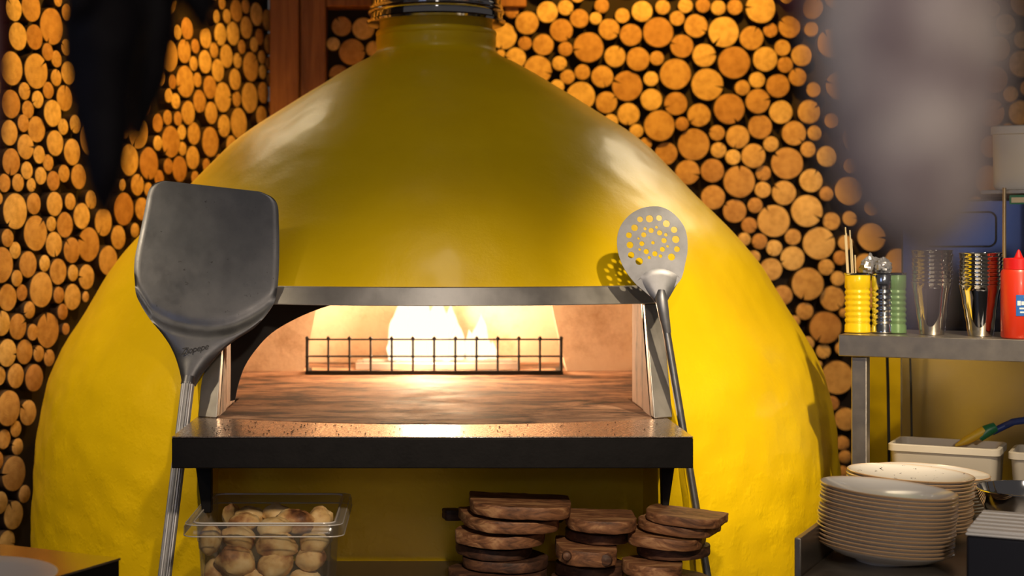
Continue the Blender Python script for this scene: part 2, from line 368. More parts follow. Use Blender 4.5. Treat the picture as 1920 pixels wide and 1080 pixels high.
def flat_shape(name, outline, holes, thick, mat, parent, matrix, bevel=0.0):
    """plate with holes, cut from a 2D outline"""
    cu = bpy.data.curves.new(name, 'CURVE'); cu.dimensions = '2D'; cu.fill_mode = 'BOTH'; cu.extrude = thick / 2
    for poly in [outline] + holes:
        sp = cu.splines.new('POLY'); sp.points.add(len(poly) - 1); sp.use_cyclic_u = True
        for i, (x, y) in enumerate(poly): sp.points[i].co = (x, y, 0, 1)
    t = bpy.data.objects.new('tmp', cu); COL.objects.link(t); bpy.context.view_layer.update()
    me = bpy.data.meshes.new_from_object(t.evaluated_get(bpy.context.evaluated_depsgraph_get()))
    bpy.data.objects.remove(t, do_unlink=True); bpy.data.curves.remove(cu)
    me.name = name; me.materials.clear(); me.materials.append(mat)
    me.transform((mw(parent).inverted() if parent else Matrix.Identity(4)) @ matrix)
    o = bpy.data.objects.new(name, me); COL.objects.link(o)
    if parent: o.parent = parent
    return o
def smooth_poly(pts, k=4, closed=True):
    out = []; n = len(pts); rng = range(n) if closed else range(n - 1)
    for i in rng:
        if closed: p = [Vector(pts[(i + j) % n]) for j in (-1, 0, 1, 2)]
        else: p = [Vector(pts[max(0, min(n - 1, i + j))]) for j in (-1, 0, 1, 2)]
        for s_ in range(k):
            t = s_ / k
            out.append(0.5 * ((2 * p[1]) + (p[2] - p[0]) * t + (2 * p[0] - 5 * p[1] + 4 * p[2] - p[3]) * t * t + (3 * p[1] - p[0] - 3 * p[2] + p[3]) * t ** 3))
    if not closed: out.append(Vector(pts[-1]))
    return out
def interp(tab, x):
    for (a, b_), (c, d) in zip(tab, tab[1:]):
        if a <= x <= c: return b_ + (d - b_) * (x - a) / (c - a)
    return tab[0][1] if x < tab[0][0] else tab[-1][1]
ORD = ['first', 'second', 'third', 'fourth', 'fifth', 'sixth', 'seventh', 'eighth', 'ninth', 'tenth', 'eleventh', 'twelfth', 'thirteenth', 'fourteenth', 'fifteenth',
       'sixteenth', 'seventeenth', 'eighteenth', 'nineteenth', 'twentieth']

# ------------------------------------------------------------------ room shell
WY = 6.0                                    # back wall
CX = (515 - VX) / F * WY                    # corner between the walls
LD = Vector((-math.cos(math.radians(65)), -math.sin(math.radians(65)), 0)); LN = Vector((math.sin(math.radians(65)), -math.cos(math.radians(65)), 0))
LO = Vector((CX, WY, 0))
mb = MB().box((CX - 0.02, WY + 0.03, 0), (3.6, WY + 0.12, 3.3)); struct(mb, 'wall_back', M['dark_back'], smooth=False)
mb = MB(); a0 = LO - LN * 0.03; a1 = LO + LD * 2.9 - LN * 0.03; b0 = a0 - LN * 0.09; b1 = a1 - LN * 0.09
mb.hexa([(a0.x, a0.y, 0), (a1.x, a1.y, 0), (b1.x, b1.y, 0), (b0.x, b0.y, 0), (a0.x, a0.y, 3.3), (a1.x, a1.y, 3.3), (b1.x, b1.y, 3.3), (b0.x, b0.y, 3.3)])
struct(mb, 'wall_left', M['dark_back'], smooth=False)
struct(MB().box((-3.2, -2.6, -0.1), (3.6, WY + 0.12, 0)), 'floor', M['floor'], smooth=False)
struct(MB().box((-3.2, 2.6, 3.3), (3.6, WY + 0.12, 3.4)), 'ceiling', M['wallpaint'], smooth=False)
# timber trim in the corner and along the top of the back wall
mb = MB(); q = LO + LD * 0.01
px515, px562, px612 = at(510, 0, WY).x, at(563, 0, WY - 0.02).x, at(613, 0, WY).x
mb.box((px515, WY - 0.10, 0), (px562, WY + 0.03, 3.3)); struct(mb, 'trim_1', M['post'], bevel=0.004)
mb = MB().box((px562 + 0.003, WY - 0.07, 0), (px612, WY + 0.03, 3.3)); struct(mb, 'trim_2', M['post'], bevel=0.004)
zt = at(0, 12, WY - 0.06).z
mb = MB().box((px612 + 0.002, WY - 0.06, zt), (at(985, 0, WY).x, WY + 0.03, zt + 0.16)); struct(mb, 'trim_3', M['post'], bevel=0.004)

# ------------------------------------------------------------------ oven
XC, YC = 0.044, 4.6
prof_px = [(111, 62), (112, 80), (111, 90), (113, 99), (124, 108), (150, 121), (222, 163), (310, 218), (377, 263), (440, 322), (497, 378), (560, 440), (605, 495), (656, 580), (692, 638), (722, 700),
           (740, 760), (752, 830), (758, 900), (762, 1000)]
PROF = []
for hw, py in prof_px:
    s_ = math.sin(math.atan(hw / F)); R = YC * s_; Yt = YC - R * s_
    PROF.append((CZ - (py - VY) / F * Yt, R))
PROF.sort(); zlow = PROF[0][0]
PROF = [(0.0, PROF[0][1] + 0.01), (zlow * 0.5, PROF[0][1] + 0.008)] + PROF
def domeR(z):
    # smooth spline through the measured profile
    T = PROF
    if z <= T[0][0]: return T[0][1]
    if z >= T[-1][0]: return T[-1][1]
    for i in range(len(T) - 1):
        if T[i][0] <= z <= T[i + 1][0]:
            p0 = T[max(i - 1, 0)]; p1 = T[i]; p2 = T[i + 1]; p3 = T[min(i + 2, len(T) - 1)]
            h = p2[0] - p1[0]; t = (z - p1[0]) / h
            m1 = (p2[1] - p0[1]) / (p2[0] - p0[0]) * h; m2 = (p3[1] - p1[1]) / (p3[0] - p1[0]) * h
            return (2*t**3 - 3*t*t + 1) * p1[1] + (t**3 - 2*t*t + t) * m1 + (-2*t**3 + 3*t*t) * p2[1] + (t**3 - t*t) * m2
def domeY(x, z, off=0.0):
    R = domeR(z) + off
    return YC - math.sqrt(max(R * R - (x - XC) ** 2, 0.0001))
ZF = 1.087                                   # hearth level
ZL = at(0, 573, domeY(XC, 1.35)).z           # underside of the lintel
ZT = at(0, 538, domeY(XC, 1.38)).z
XL, XR = -0.474, 0.537
JW = 0.047

oven = empty('pizza_oven', (XC, YC, 0), 'big domed pizza oven in glossy yellow plaster with a wide steel-framed mouth', 'oven')
mb = MB(); nth, zs = 300, []
z = 0.0; ztop = PROF[-1][0]
while z < ztop - 0.004:
    zs.append(z); z += 0.03 if z < 0.5 else (0.010 if z < 1.9 else 0.006)
zs.append(ztop)
v = []; f = []
for z in zs:
    R0 = domeR(z)
    for i in range(nth):
        a = 2 * PI * i / nth; d = Vector((math.cos(a), math.sin(a), 0)); pnt = Vector((d.x * R0, d.y * R0, z))
        k = min(1.0, R0 / 0.5)
        dr = 0.010 * k * (noise.noise(pnt * 2.3) + 0.5 * noise.noise(pnt * 5.5 + Vector((3, 1, 7))))
        dr += 0.0025 * noise.noise(pnt * 17) * (1.6 if z < 1.2 else 0.8)
        R = R0 + dr
        v.append((XC + d.x * R, YC + d.y * R, z))
for j in range(len(zs) - 1):
    for i in range(nth):
        i2 = (i + 1) % nth; f.append((j * nth + i, j * nth + i2, (j + 1) * nth + i2, (j + 1) * nth + i))
f.append(list(range(nth))[::-1]); f.append([(len(zs) - 1) * nth + i for i in range(nth)])
mb.add(v, f)
shell = mb.build('dome', M['yellow'], oven)
def cutter(lo, hi):
    c = MB().box(lo, hi).build('cut', M['yellow']); return c
cuts = [cutter((XL - 0.015, 3.0, ZF - 0.035), (XR + 0.015, 4.1, ZL + 0.02)),
        cutter((XC - 0.735, 4.04, ZF - 0.035), (XC + 0.735, 5.0, ZF + 0.30)),
        cutter((XC - 0.55, 4.95, ZF - 0.035), (XC + 0.55, 5.30, ZF + 0.30)),
        cutter((-0.50, 3.0, 0.45), (0.545, 3.80, 1.045))]
for c in cuts:
    md = shell.modifiers.new('b', 'BOOLEAN'); md.operation = 'DIFFERENCE'; md.object = c; md.solver = 'EXACT'
bpy.context.view_layer.update()
me = bpy.data.meshes.new_from_object(shell.evaluated_get(bpy.context.evaluated_depsgraph_get()))
shell.modifiers.clear(); old = shell.data; shell.data = me; me.name = 'dome'; bpy.data.meshes.remove(old)
for c in cuts: bpy.data.objects.remove(c, do_unlink=True)
me.polygons.foreach_set('use_smooth', [True] * len(me.polygons)); me.set_sharp_from_angle(angle=math.radians(35))

# painted neck with its ledge
zn = PROF[-1][0]; k = F / (YC - 0.17)
mb = MB(); r0 = PROF[-1][1]
mb.lathe([(r0 - 0.004, zn - 0.02), (r0 + 0.002, zn - 0.012), (r0 + 0.004, zn - 0.002), (r0 + 0.001, zn + 0.004), (r0 - 0.008, zn + 0.006), (r0 - 0.009, zn + 0.05), (r0 - 0.03, zn + 0.06)], 96, Matrix.Translation((XC, YC, 0)))
mb.build('neck', M['yellow'], oven)
# steel flue pipe
zl = zn + 0.032
flue = empty('flue_pipe', (XC, YC, zl), 'polished steel flue pipe rising from the neck of the yellow oven', 'flue pipe')
T = Matrix.Translation((XC, YC, 0)); rp = 0.193
mb = MB().lathe([(rp - 0.003, zl + 0.012), (rp, zl + 0.014), (rp, 3.3), (rp - 0.004, 3.3)], 96, T); mb.build('pipe', M['chrome'], flue)
mb = MB().lathe([(r0 - 0.006, zl - 0.004), (rp + 0.011, zl - 0.006), (rp + 0.014, zl), (rp + 0.004, zl + 0.006), (rp + 0.003, zl + 0.020), (rp + 0.008, zl + 0.024), (rp + 0.010, zl + 0.028),
                 (rp + 0.008, zl + 0.032), (rp + 0.002, zl + 0.036), (rp + 0.005, zl + 0.040), (rp + 0.005, zl + 0.044), (rp, zl + 0.047)], 96, T)
mb.build('collar', M['chrome'], flue)

# curved steel lintel and jambs following the dome
def curved_bar(x0, x1, z0, z1, off, depth, n=28):
    mb = MB(); v = []; f = []
    for i in range(n + 1):
        x = x0 + (x1 - x0) * i / n
        for zz, dd in ((z0, 0), (z1, 0), (z1, depth), (z0, depth)):
            zr = min(max(zz, ZF), ZT); v.append((x, domeY(x, zr, off) + dd, zz))
    for i in range(n):
        for j in range(4):
            j2 = (j + 1) % 4; f.append((i * 4 + j, i * 4 + j2, (i + 1) * 4 + j2, (i + 1) * 4 + j))
    f.append((0, 3, 2, 1)); f.append((n * 4, n * 4 + 1, n * 4 + 2, n * 4 + 3))
    return mb.add(v, f)
curved_bar(XL - JW, XR + JW, ZL, ZT, 0.022, 0.06, 40).build('lintel', M['frame_steel'], oven, bevel=0.0025)
for x0, x1 in ((XL - JW, XL), (XR, XR + JW)):
    mb = MB(); y0a, y0b = domeY(x0, ZF, 0.016), domeY(x1, ZF, 0.016); y1a, y1b = domeY(x0, ZL, 0.016), domeY(x1, ZL, 0.016)
    mb.hexa([(x0, y0a, ZF + 0.001), (x1, y0b, ZF + 0.001), (x1, y0b + 0.06, ZF + 0.001), (x0, y0a + 0.06, ZF + 0.001), (x0, y1a, ZL - 0.001), (x1, y1b, ZL - 0.001), (x1, y1b + 0.06, ZL - 0.001), (x0, y1a + 0.06, ZL - 0.001)])
    mb.build('jamb', M['frame_steel'], oven, bevel=0.0025)
# cheeks of the mouth, lit by the fire
for x, sx, yb in ((XL, -1, 4.0), (XR, 1, 4.0)):
    ya = domeY(x, ZF, -0.01); yt = domeY(x, ZL, -0.01); yc = ya + 0.14
    for (y0, y1, y0t, dx) in ((ya, yc, yt, 0.0), (yc + 0.004, yb, max(yc + 0.004, yt + 0.01), 0.008)):
        xa, xb_ = sorted((x + sx * dx, x + sx * 0.014)); y1t = max(y1, y0t + 0.01)
        if dx == 0.0: y1t = max(yc, yt + 0.012); ycl = y1t
        else: y0t = ycl + 0.004
        MB().hexa([(xa, y0, ZF - 0.03), (xb_, y0, ZF - 0.03), (xb_, y1, ZF - 0.03), (xa, y1, ZF - 0.03), (xa, y0t, ZL + 0.02), (xb_, y0t, ZL + 0.02), (xb_, y1t, ZL + 0.02), (xa, y1t, ZL + 0.02)]).build('cheek_brick', M['cheek'], oven, bevel=0.003)
# chamber: hearth and walls (closed shell open at the mouth)
y_alc = 4.88
poly = [(XL - 0.01, 3.93), (XC - 0.70, 4.05), (XC - 0.74, 4.45), (XC - 0.69, y_alc)]
aL0, aR0 = at(570, 700, y_alc).x, at(1062, 700, y_alc).x
aL1, aR1 = at(596, 560, y_alc).x, at(1032, 560, y_alc).x
ZC = ZF + 0.295
mb = MB()
def quad(a, b_, c, d): mb.add([a, b_, c, d], [(0, 1, 2, 3)])
def wallseg(p, q_):
    quad((p[0], p[1], ZF - 0.02), (q_[0], q_[1], ZF - 0.02), (q_[0], q_[1], ZC), (p[0], p[1], ZC))
sL = [(XL - 0.012, 3.99), (XC - 0.66, 4.06), (XC - 0.72, 4.3), (XC - 0.72, 4.65), (XC - 0.66, y_alc)]
sR = [(XR + 0.012, 3.99), (XC + 0.66, 4.06), (XC + 0.72, 4.3), (XC + 0.72, 4.65), (XC + 0.66, y_alc)]
for S_ in (sL, sR):
    for p_, q_ in zip(S_, S_[1:]): wallseg(p_, q_)
def zint(x0, x1, z): return x0 + (x1 - x0) * (z - ZF) / (at(0, 560, y_alc).z - ZF)
for s_, xe, x0, x1 in ((-1, sL[-1][0], aL0, aL1), (1, sR[-1][0], aR0, aR1)):
    xb, xt = zint(x0, x1, ZF - 0.02), zint(x0, x1, ZC)
    quad((xe, y_alc, ZF - 0.02), (xb, y_alc, ZF - 0.02), (xt, y_alc, ZC), (xe, y_alc, ZC))
    quad((xb, y_alc, ZF - 0.02), (xb + s_ * 0.020, 5.22, ZF - 0.02), (xt + s_ * 0.020, 5.16, ZC), (xt, y_alc, ZC))
quad((zint(aL0, aL1, ZF - 0.02) - 0.02, 5.22, ZF - 0.02), (zint(aR0, aR1, ZF - 0.02) + 0.02, 5.22, ZF - 0.02), (zint(aR0, aR1, ZC) + 0.02, 5.16, ZC), (zint(aL0, aL1, ZC) - 0.02, 5.16, ZC))
mb.add([(XC - 0.73, 4.05, ZC), (XC + 0.73, 4.05, ZC), (XC + 0.73, 5.24, ZC), (XC - 0.73, 5.24, ZC)], [(0, 1, 2, 3)])
mb.build('chamber_wall', M['fire_wall'], oven, smooth=False)
# hearth floor, front edge curved with the dome
n = 40; fr = []
for i in range(n + 1):
    x = XL + (XR - XL) * i / n; fr.append((x, domeY(x, ZF, -0.002)))
polyh = fr + [(XR, 4.03), (XC + 0.73, 4.05), (XC + 0.73, 4.95), (XC + 0.54, 4.96), (XC + 0.54, 5.24), (XC - 0.54, 5.24), (XC - 0.54, 4.96), (XC - 0.73, 4.95), (XC - 0.73, 4.05), (XL, 4.03)]
MB().prism(polyh, ZF - 0.03, ZF).build('hearth_floor', M['hearth'], oven, smooth=False)
# black steel arch plate inside the mouth
Yp = 3.84
arc = [(640, 566), (591, 582), (548, 601), (509, 625), (481, 654), (459, 687), (447, 721), (441, 750)]
pts = [at(a, b_, Yp) for a, b_ in arc]; pts = [(p_.x, p_.z) for p_ in smooth_poly([(p_.x, p_.y, p_.z) for p_ in pts], 4, False)]
pts = [(pts[0][0] + 0.01, ZL + 0.018)] + pts + [(at(432, 0, Yp).x, at(0, 752, Yp).z), (XL + 0.001, at(0, 700, Yp).z), (XL + 0.001, ZL + 0.018)]
flat_shape('arch_plate', pts, [], 0.006, M['soot'], oven, Matrix.Translation((0, Yp, 0)) @ Matrix.Rotation(PI / 2, 4, 'X'))

# landing shelf
sx0, sx1 = at(322, 0, 3.25).x, at(1300, 0, 3.25).x; SY = 3.25
mb = MB(); n = 40; ft = [(sx0, SY), (sx1, SY)]
def backY(x): return domeY(x, ZF, 0.012) if XL - JW < x < XR + JW else domeY(max(min(x, XR + JW), XL - JW), ZF, 0.0)
bk = [(sx1 - (sx1 - sx0) * i / n, backY(sx1 - (sx1 - sx0) * i / n)) for i in range(n + 1)]
th = 0.067
shelf = MB().prism([(sx0, SY), (sx1, SY), (sx1, SY + 0.012), (sx0, SY + 0.012)], ZF - th, ZF - 0.0035)
shelf.prism([(sx0, SY + 0.013), (sx0 + 0.012, SY + 0.013), (sx0 + 0.012, bk[-1][1]), (sx0, bk[-1][1])], ZF - th, ZF - 0.0035)
shelf.prism([(sx1 - 0.012, SY + 0.013), (sx1, SY + 0.013), (sx1, bk[0][1]), (sx1 - 0.012, bk[0][1])], ZF - th, ZF - 0.0035)
shelf.box((sx0 + 0.013, SY + 0.013, ZF - th), (sx1 - 0.013, 3.46, ZF - th + 0.008))
sh = shelf.build('landing_shelf', M['black'], oven, bevel=0.002); sh['label'] = 'black steel shelf below the mouth'
top = MB().prism(ft + bk, ZF - 0.003, ZF - 0.0002).build('shelf_top', M['shelf_top'], sh, bevel=0.0012)
YK = 3.43; zb = ZF - th - 0.001
for t0_, t1_, b0_, b1_, yb_ in ((364, 396, 379, 396, 962), (1240, 1268, 1242, 1254, 950)):
    a_, b_, c_, d_ = at(b0_, yb_, YK), at(b1_, yb_, YK), at(t0_, 0, YK), at(t1_, 0, YK)
    mb = MB().hexa([(a_.x, YK, a_.z), (b_.x, YK, a_.z), (b_.x, YK + 0.03, a_.z), (a_.x, YK + 0.03, a_.z), (c_.x, YK, zb), (d_.x, YK, zb), (d_.x, YK + 0.03, zb), (c_.x, YK + 0.03, zb)])
    mb.build('bracket', M['black'], sh, bevel=0.002)

# fire guard standing on the hearth
YG = 4.74
gx0, gx1 = at(576, 0, YG).x, at(1052, 0, YG).x; gz0 = ZF + 0.001; gz1 = at(0, 634, YG).z
guard = empty('fire_guard', ((gx0 + gx1) / 2, YG, ZF), 'low black iron grid guard standing on the hearth before the flames', 'fire guard')
hh = gz1 - gz0
MB().box((gx0, YG - 0.006, gz0), (gx1, YG + 0.006, gz0 + 0.012)).box((gx1 - 0.006, YG, gz0), (gx1 + 0.006, YG + 0.13, gz0 + 0.010)).box((gx0 - 0.006, YG, gz0), (gx0 + 0.006, YG + 0.13, gz0 + 0.010)).build('base_rail', M['soot'], guard, smooth=False)
for zz in (gz0 + hh * 0.50, gz1 - 0.004):
    MB().tube([(gx0, YG, zz), (gx1, YG, zz)], 0.0027, 8).build('cross_rail', M['soot'], guard)
for i in range(13):
    x = gx0 + (gx1 - gx0) * i / 12; r = 0.0048 if i in (0, 12) else 0.0034
    mb = MB().tube([(x, YG - 0.001, gz0 + 0.008), (x, YG - 0.001, gz1 + 0.003)], r, 8)
    for zz in (gz0 + hh * 0.5, gz1): mb.lathe([(0.0, -0.006), (0.005, -0.003), (0.006, 0), (0.005, 0.003), (0.0, 0.007)], 8, Matrix.Translation((x, YG - 0.001, zz)))
    mb.build('upright', M['soot'], guard)
# burner with flames
YB = 4.98
bx0, bx1 = at(668, 0, YB).x, at(972, 0, YB).x
burner = empty('gas_burner', ((bx0 + bx1) / 2, YB, ZF), 'steel gas burner tray with bright flames at the back of the hearth', 'burner')
mb = MB().box((bx0, YB - 0.07, ZF + 0.001), (bx1, YB - 0.05, ZF + 0.022)).box((bx0, YB + 0.05, ZF + 0.001), (bx1, YB + 0.07, ZF + 0.022)).box((bx0, YB - 0.05, ZF + 0.001), (bx1, YB + 0.05, ZF + 0.008))
mb.box((bx0 + 0.02, YB - 0.02, ZF + 0.02), (bx1 - 0.02, YB + 0.02, ZF + 0.030)).build('tray', M['frame_steel'], burner, bevel=0.002)
def flame(pxc, hwpx, pytop, Y, seed):
    base = at(pxc, 690, Y); base.z = ZF + 0.028; topz = at(0, pytop, Y).z; H = topz - base.z; W_ = hwpx / F * Y
    mb = MB(); v = []; f = []; n, m_ = 20, 26
    for j in range(m_ + 1):
        t = j / m_; r = W_ * (math.sin(PI * min(1, (t * 0.86 + 0.14)) ** 0.8) ** 0.8 if t < 1 else 0.0) * (1 - 0.35 * t)
        r = max(r, 0.0008); ox = 0.35 * W_ * noise.noise(Vector((seed, t * 3.0, 0))) * (0.3 + t); oy = 0.3 * W_ * noise.noise(Vector((seed + 9, t * 3, 2)))
        for i in range(n):
            a = 2 * PI * i / n; rr = r * (1 + 0.38 * noise.noise(Vector((math.cos(a) * 1.3 + seed, math.sin(a) * 1.3, t * 4))))
            v.append((base.x + ox + rr * math.cos(a), Y + oy + rr * 0.6 * math.sin(a), base.z + H * t))
    for j in range(m_):
        for i in range(n):
            i2 = (i + 1) % n; f.append((j * n + i, j * n + i2, (j + 1) * n + i2, (j + 1) * n + i))
    mb.add(v, f).build('flame', M['flame'], burner)
for a in [(752, 24, 545, 4.98, 1.3), (786, 30, 520, 5.0, 2.1), (822, 26, 545, 4.97, 3.7), (856, 17, 600, 4.96, 4.2), (883, 15, 618, 5.0, 5.5), (902, 20, 588, 4.97, 6.6), (923, 10, 640, 5.0, 7.1), (737, 12, 610, 4.95, 8.4), (845, 22, 570, 5.03, 9.9)]:
    flame(*a)
# crumbs on the shelf
mb = MB(); rr = random.Random(4)
for i in range(190):
    x = rr.uniform(-0.46, 0.54); x = x if rr.random() < 0.35 else -0.46 + abs(rr.gauss(0, 0.30)) % 0.9
    y = rr.uniform(SY + 0.02, domeY(x, ZF) - 0.04); s_ = rr.uniform(0.0006, 0.0022)
    mb.lathe([(0, -s_ * 0.4), (s_, 0), (s_ * 0.7, s_ * 0.6), (0, s_ * 0.8)], 5, Matrix.Translation((x, y, ZF + s_ * 0.4)))
o = mb.build('crumbs', M['crumb'], origin=(0, 3.4, ZF)); tag(o, 'dark burnt crumbs scattered over the oven landing shelf', 'crumbs', kind='stuff')

# ------------------------------------------------------------------ peel
def on_plane(px, py, Y0, z0, slope):
    # point on the leaning plane Y = Y0 + slope * (z - z0)
    k = -(py - VY) / F
    Y = (Y0 + slope * (CZ - z0)) / (1 - slope * k)
    return Vector(((px - VX) / F * Y, Y, CZ + k * Y))
PS = dict(Y0=3.575, z0=1.09, slope=0.30)
foot = on_plane(236, 1430, **PS)
peel = empty('pizza_peel', (foot.x, foot.y, max(foot.z, 0)), 'big square aluminium pizza peel with ribbed handle, leaning against the oven', 'pizza peel')
Lp = [(180, 45), (140, 60), (115, 100), (100, 180), (75, 300), (55, 400), (52, 480), (60, 560), (85, 620), (130, 690), (180, 750), (220, 810), (245, 870), (262, 930), (272, 990)]
Rp = [(640, 97), (690, 122), (713, 160), (718, 230), (720, 330), (719, 420), (716, 490), (708, 560), (690, 620), (650, 680), (600, 730), (520, 780), (450, 835), (366, 930), (333, 990)]
cv = lambda p_: (p_[0] / 2.4545 + 230, p_[1] / 2.4545 + 320)
Ls = smooth_poly([cv(p_) for p_ in Lp], 6, False); Rs = smooth_poly([cv(p_) for p_ in Rp], 6, False)
nc = 60; nrm = Vector((0, -1, PS['slope'])).normalized()
arcp = [(250, 545), (265, 572), (283, 601), (305, 614), (328, 623), (360, 630), (393, 633), (420, 630), (442, 624), (467, 612), (491, 598), (520, 572), (540, 540)]
v = []; f = []; rows = len(Ls)
def relief(px, py, u):
    ya = interp(arcp, px); d = py - ya
    t = min(1, max(0, (d + 15) / 22)); h = 0.010 * (t * t * (3 - 2 * t)) - 0.0035 * math.exp(-((d + 20) / 9) ** 2)
    # below the shoulder the neck is rolled, its edges turned away
    t2 = min(1, max(0, (d - 5) / 40)); h -= 0.014 * t2 * abs(u * 2 - 1) ** 2.6
    # faint turned-back rim
    h -= 0.0035 * max(0, abs(u * 2 - 1) - 0.95) / 0.05
    return h
for side in (0, 1):
    for j in range(rows):
        for i in range(nc + 1):
            u = i / nc; px = Ls[j][0] + (Rs[j][0] - Ls[j][0]) * u; py = Ls[j][1] + (Rs[j][1] - Ls[j][1]) * u
            P_ = on_plane(px, py, **PS) + nrm * (relief(px, py, u) - side * 0.0025); v.append(P_)
W1 = nc + 1; off = rows * W1
for j in range(rows - 1):
    for i in range(nc):
        a = j * W1 + i; f.append((a, a + 1, a + 1 + W1, a + W1)); f.append((off + a, off + a + W1, off + a + 1 + W1, off + a + 1))
for j in range(rows - 1):
    a = j * W1; f.append((a, a + W1, off + a + W1, off + a)); a = j * W1 + nc; f.append((a, off + a, off + a + W1, a + W1))
for i in range(nc):
    f.append((i, off + i, off + i + 1, i + 1)); a = (rows - 1) * W1 + i; f.append((a, a + 1, off + a + 1, off + a))
MB().add(v, f).build('blade', M['alu'], peel, angle=60)
h0 = on_plane(353, 718, **PS); h1 = on_plane(309, 1080, **PS); hd = (h1 - h0); hL = (0.012 - h0.z) / hd.z
hend = h0 + hd * hL
MB().tube([h0 + nrm * 0.002, hend], 0.0155, 36, ribs=0.09).build('handle', M['alu_handle'], peel, angle=25)
MB().tube([h0 - hd * 0.035, h0 + hd * 0.008], [0.0150, 0.0172], 24).build('ferrule', M['alu'], peel)
# script engraving
cu = bpy.data.curves.new('engraving', 'FONT'); cu.body = 'Ziopepe'; cu.size = 0.021; cu.shear = 0.42; cu.extrude = 0.0001; cu.space_character = 0.92
t = bpy.data.objects.new('tmp', cu); COL.objects.link(t); bpy.context.view_layer.update()
me = bpy.data.meshes.new_from_object(t.evaluated_get(bpy.context.evaluated_depsgraph_get())); bpy.data.objects.remove(t, do_unlink=True)
me.materials.clear(); me.materials.append(M['ink'])
base = on_plane(340, 667, **PS) + nrm * 0.0112
ex = (on_plane(384, 658, **PS) - on_plane(340, 667, **PS)).normalized(); ez = nrm; ey = ez.cross(ex).normalized()
mt = Matrix((ex, ey, ez)).transposed().to_4x4(); mt.translation = base
me.transform(mw(peel).inverted() @ mt)
o = bpy.data.objects.new('engraving', me); COL.objects.link(o); o.parent = peel; o['label'] = 'black handwritten script word'

# ------------------------------------------------------------------ skimmer
SS = dict(Y0=3.585, z0=1.09, slope=0.13)
c0 = on_plane(1222, 460, **SS)
skim = empty('perforated_skimmer', (0, 0, 0), 'small round perforated steel peel on a thin rod, leaning beside the oven mouth', 'skimmer')
nS = Vector((0, -1, SS['slope'])).normalized(); exS = Vector((1, 0, 0)); eyS = nS.cross(exS).normalized()
mS = Matrix((exS, eyS, nS)).transposed().to_4x4(); mS.translation = c0
def loc2(px, py):
    d = on_plane(px, py, **SS) - c0; return (d.dot(exS), d.dot(eyS))
cs = lambda x, y: (1100 + x / 3.6, 360 + y / 3.6)
outl = [(455, 97), (380, 107), (310, 140), (255, 190), (220, 250), (205, 320), (210, 400), (235, 480), (270, 545), (330, 620), (400, 680), (440, 715), (480, 760), (545, 700), (585, 650), (640, 580), (665, 480), (680, 400), (678, 310), (660, 240), (620, 180), (565, 130), (510, 104)]
outl2 = [loc2(*cs(*p_)) for p_ in smooth_poly(outl, 4)]
holes = [(360, 185, 20), (424, 181, 25), (489, 176, 20), (538, 214, 24), (590, 255, 22), (601, 320, 25), (609, 386, 20), (572, 439, 24), (323, 242, 23), (285, 292, 20), (292, 358, 23), (300, 426, 22), (354, 468, 25),
         (394, 248, 11), (471, 238, 10), (435, 260, 18), (385, 289, 18), (492, 276, 18), (534, 289, 12), (522, 328, 18), (372, 349, 17), (447, 343, 12), (350, 314, 8), (511, 387, 17), (546, 367, 9), (402, 402, 18), (460, 417, 18), (422, 443, 11), (498, 433, 12), (357, 388, 9)]
hl = []
for x, y, r in holes:
    cx_, cy_ = loc2(*cs(x, y)); rr = r / 3.6 / F * 3.65
    hl.append([(cx_ + rr * math.cos(2 * PI * i / 18), cy_ + rr * math.sin(2 * PI * i / 18)) for i in range(18)])
hd_ = flat_shape('perforated_head', outl2, hl, 0.003, M['skim'], skim, mS)
# pressed shoulder: shallow shell over the lower part of the head
sh_out = [(345, 600), (375, 560), (420, 530), (490, 517), (550, 528), (600, 555), (632, 585)]
v = []; f = []; nr = 10; top_ = smooth_poly(sh_out, 4, False)
for j in range(nr + 1):
    t = j / nr
    for i, p_ in enumerate(top_):
        u = i / (len(top_) - 1); bx = 455 + (545 - 455) * u; by = 735
        x = p_[0] + (bx - p_[0]) * t; y = p_[1] + (by - p_[1]) * t
        if t == 0: h = 0.0016
        else: h = 0.0045 + 0.004 * t - 0.006 * abs(2 * u - 1) ** 2.5
        l = loc2(*cs(x, y)); v.append(mS @ Vector((l[0], l[1], h)))
W1 = len(top_)
for j in range(nr):
    for i in range(W1 - 1):
        a = j * W1 + i; f.append((a, a + 1, a + 1 + W1, a + W1))
MB().add(v, f).build('shoulder', M['skim'], skim, angle=80)
P = [on_plane(1239, 545, **SS) + nS * 0.010, on_plane(1238, 560, **SS) + nS * 0.013, on_plane(1243, 590, **SS) + nS * 0.012, on_plane(1250, 625, **SS) + nS * 0.009]
MB().tube(P, [0.008, 0.0148, 0.0128, 0.0092], 16).build('socket', M['skim'], skim)
r0_ = on_plane(1247, 612, **SS) + nS * 0.009; r1_ = on_plane(1318, 1030, **SS) + nS * 0.0; dr = r1_ - r0_; rend = r0_ + dr * ((0.01 - r0_.z) / dr.z)
mb = MB().tube([r0_, rend], 0.0092, 14); mb.build('handle', M['rod'], skim)

# ------------------------------------------------------------------ stand under the oven shelf
ZS = 0.715
stand = empty('steel_stand', (0.06, 3.5, 0), 'low steel stand below the oven shelf holding the bread box and wooden boards', 'stand')
MB().box((-0.47, 3.17, ZS - 0.035), (0.60, 3.465, ZS)).box((-0.47, 3.465, ZS - 0.035), (0.53, 3.785, ZS)).build('stand_top', M['steel'], stand, bevel=0.002)
for x, y in ((-0.44, 3.2), (0.57, 3.2), (-0.44, 3.42), (0.57, 3.42)):
    MB().box((x - 0.018, y - 0.018, 0), (x + 0.018, y + 0.018, ZS - 0.036)).build('leg', M['steel'], stand, bevel=0.002)

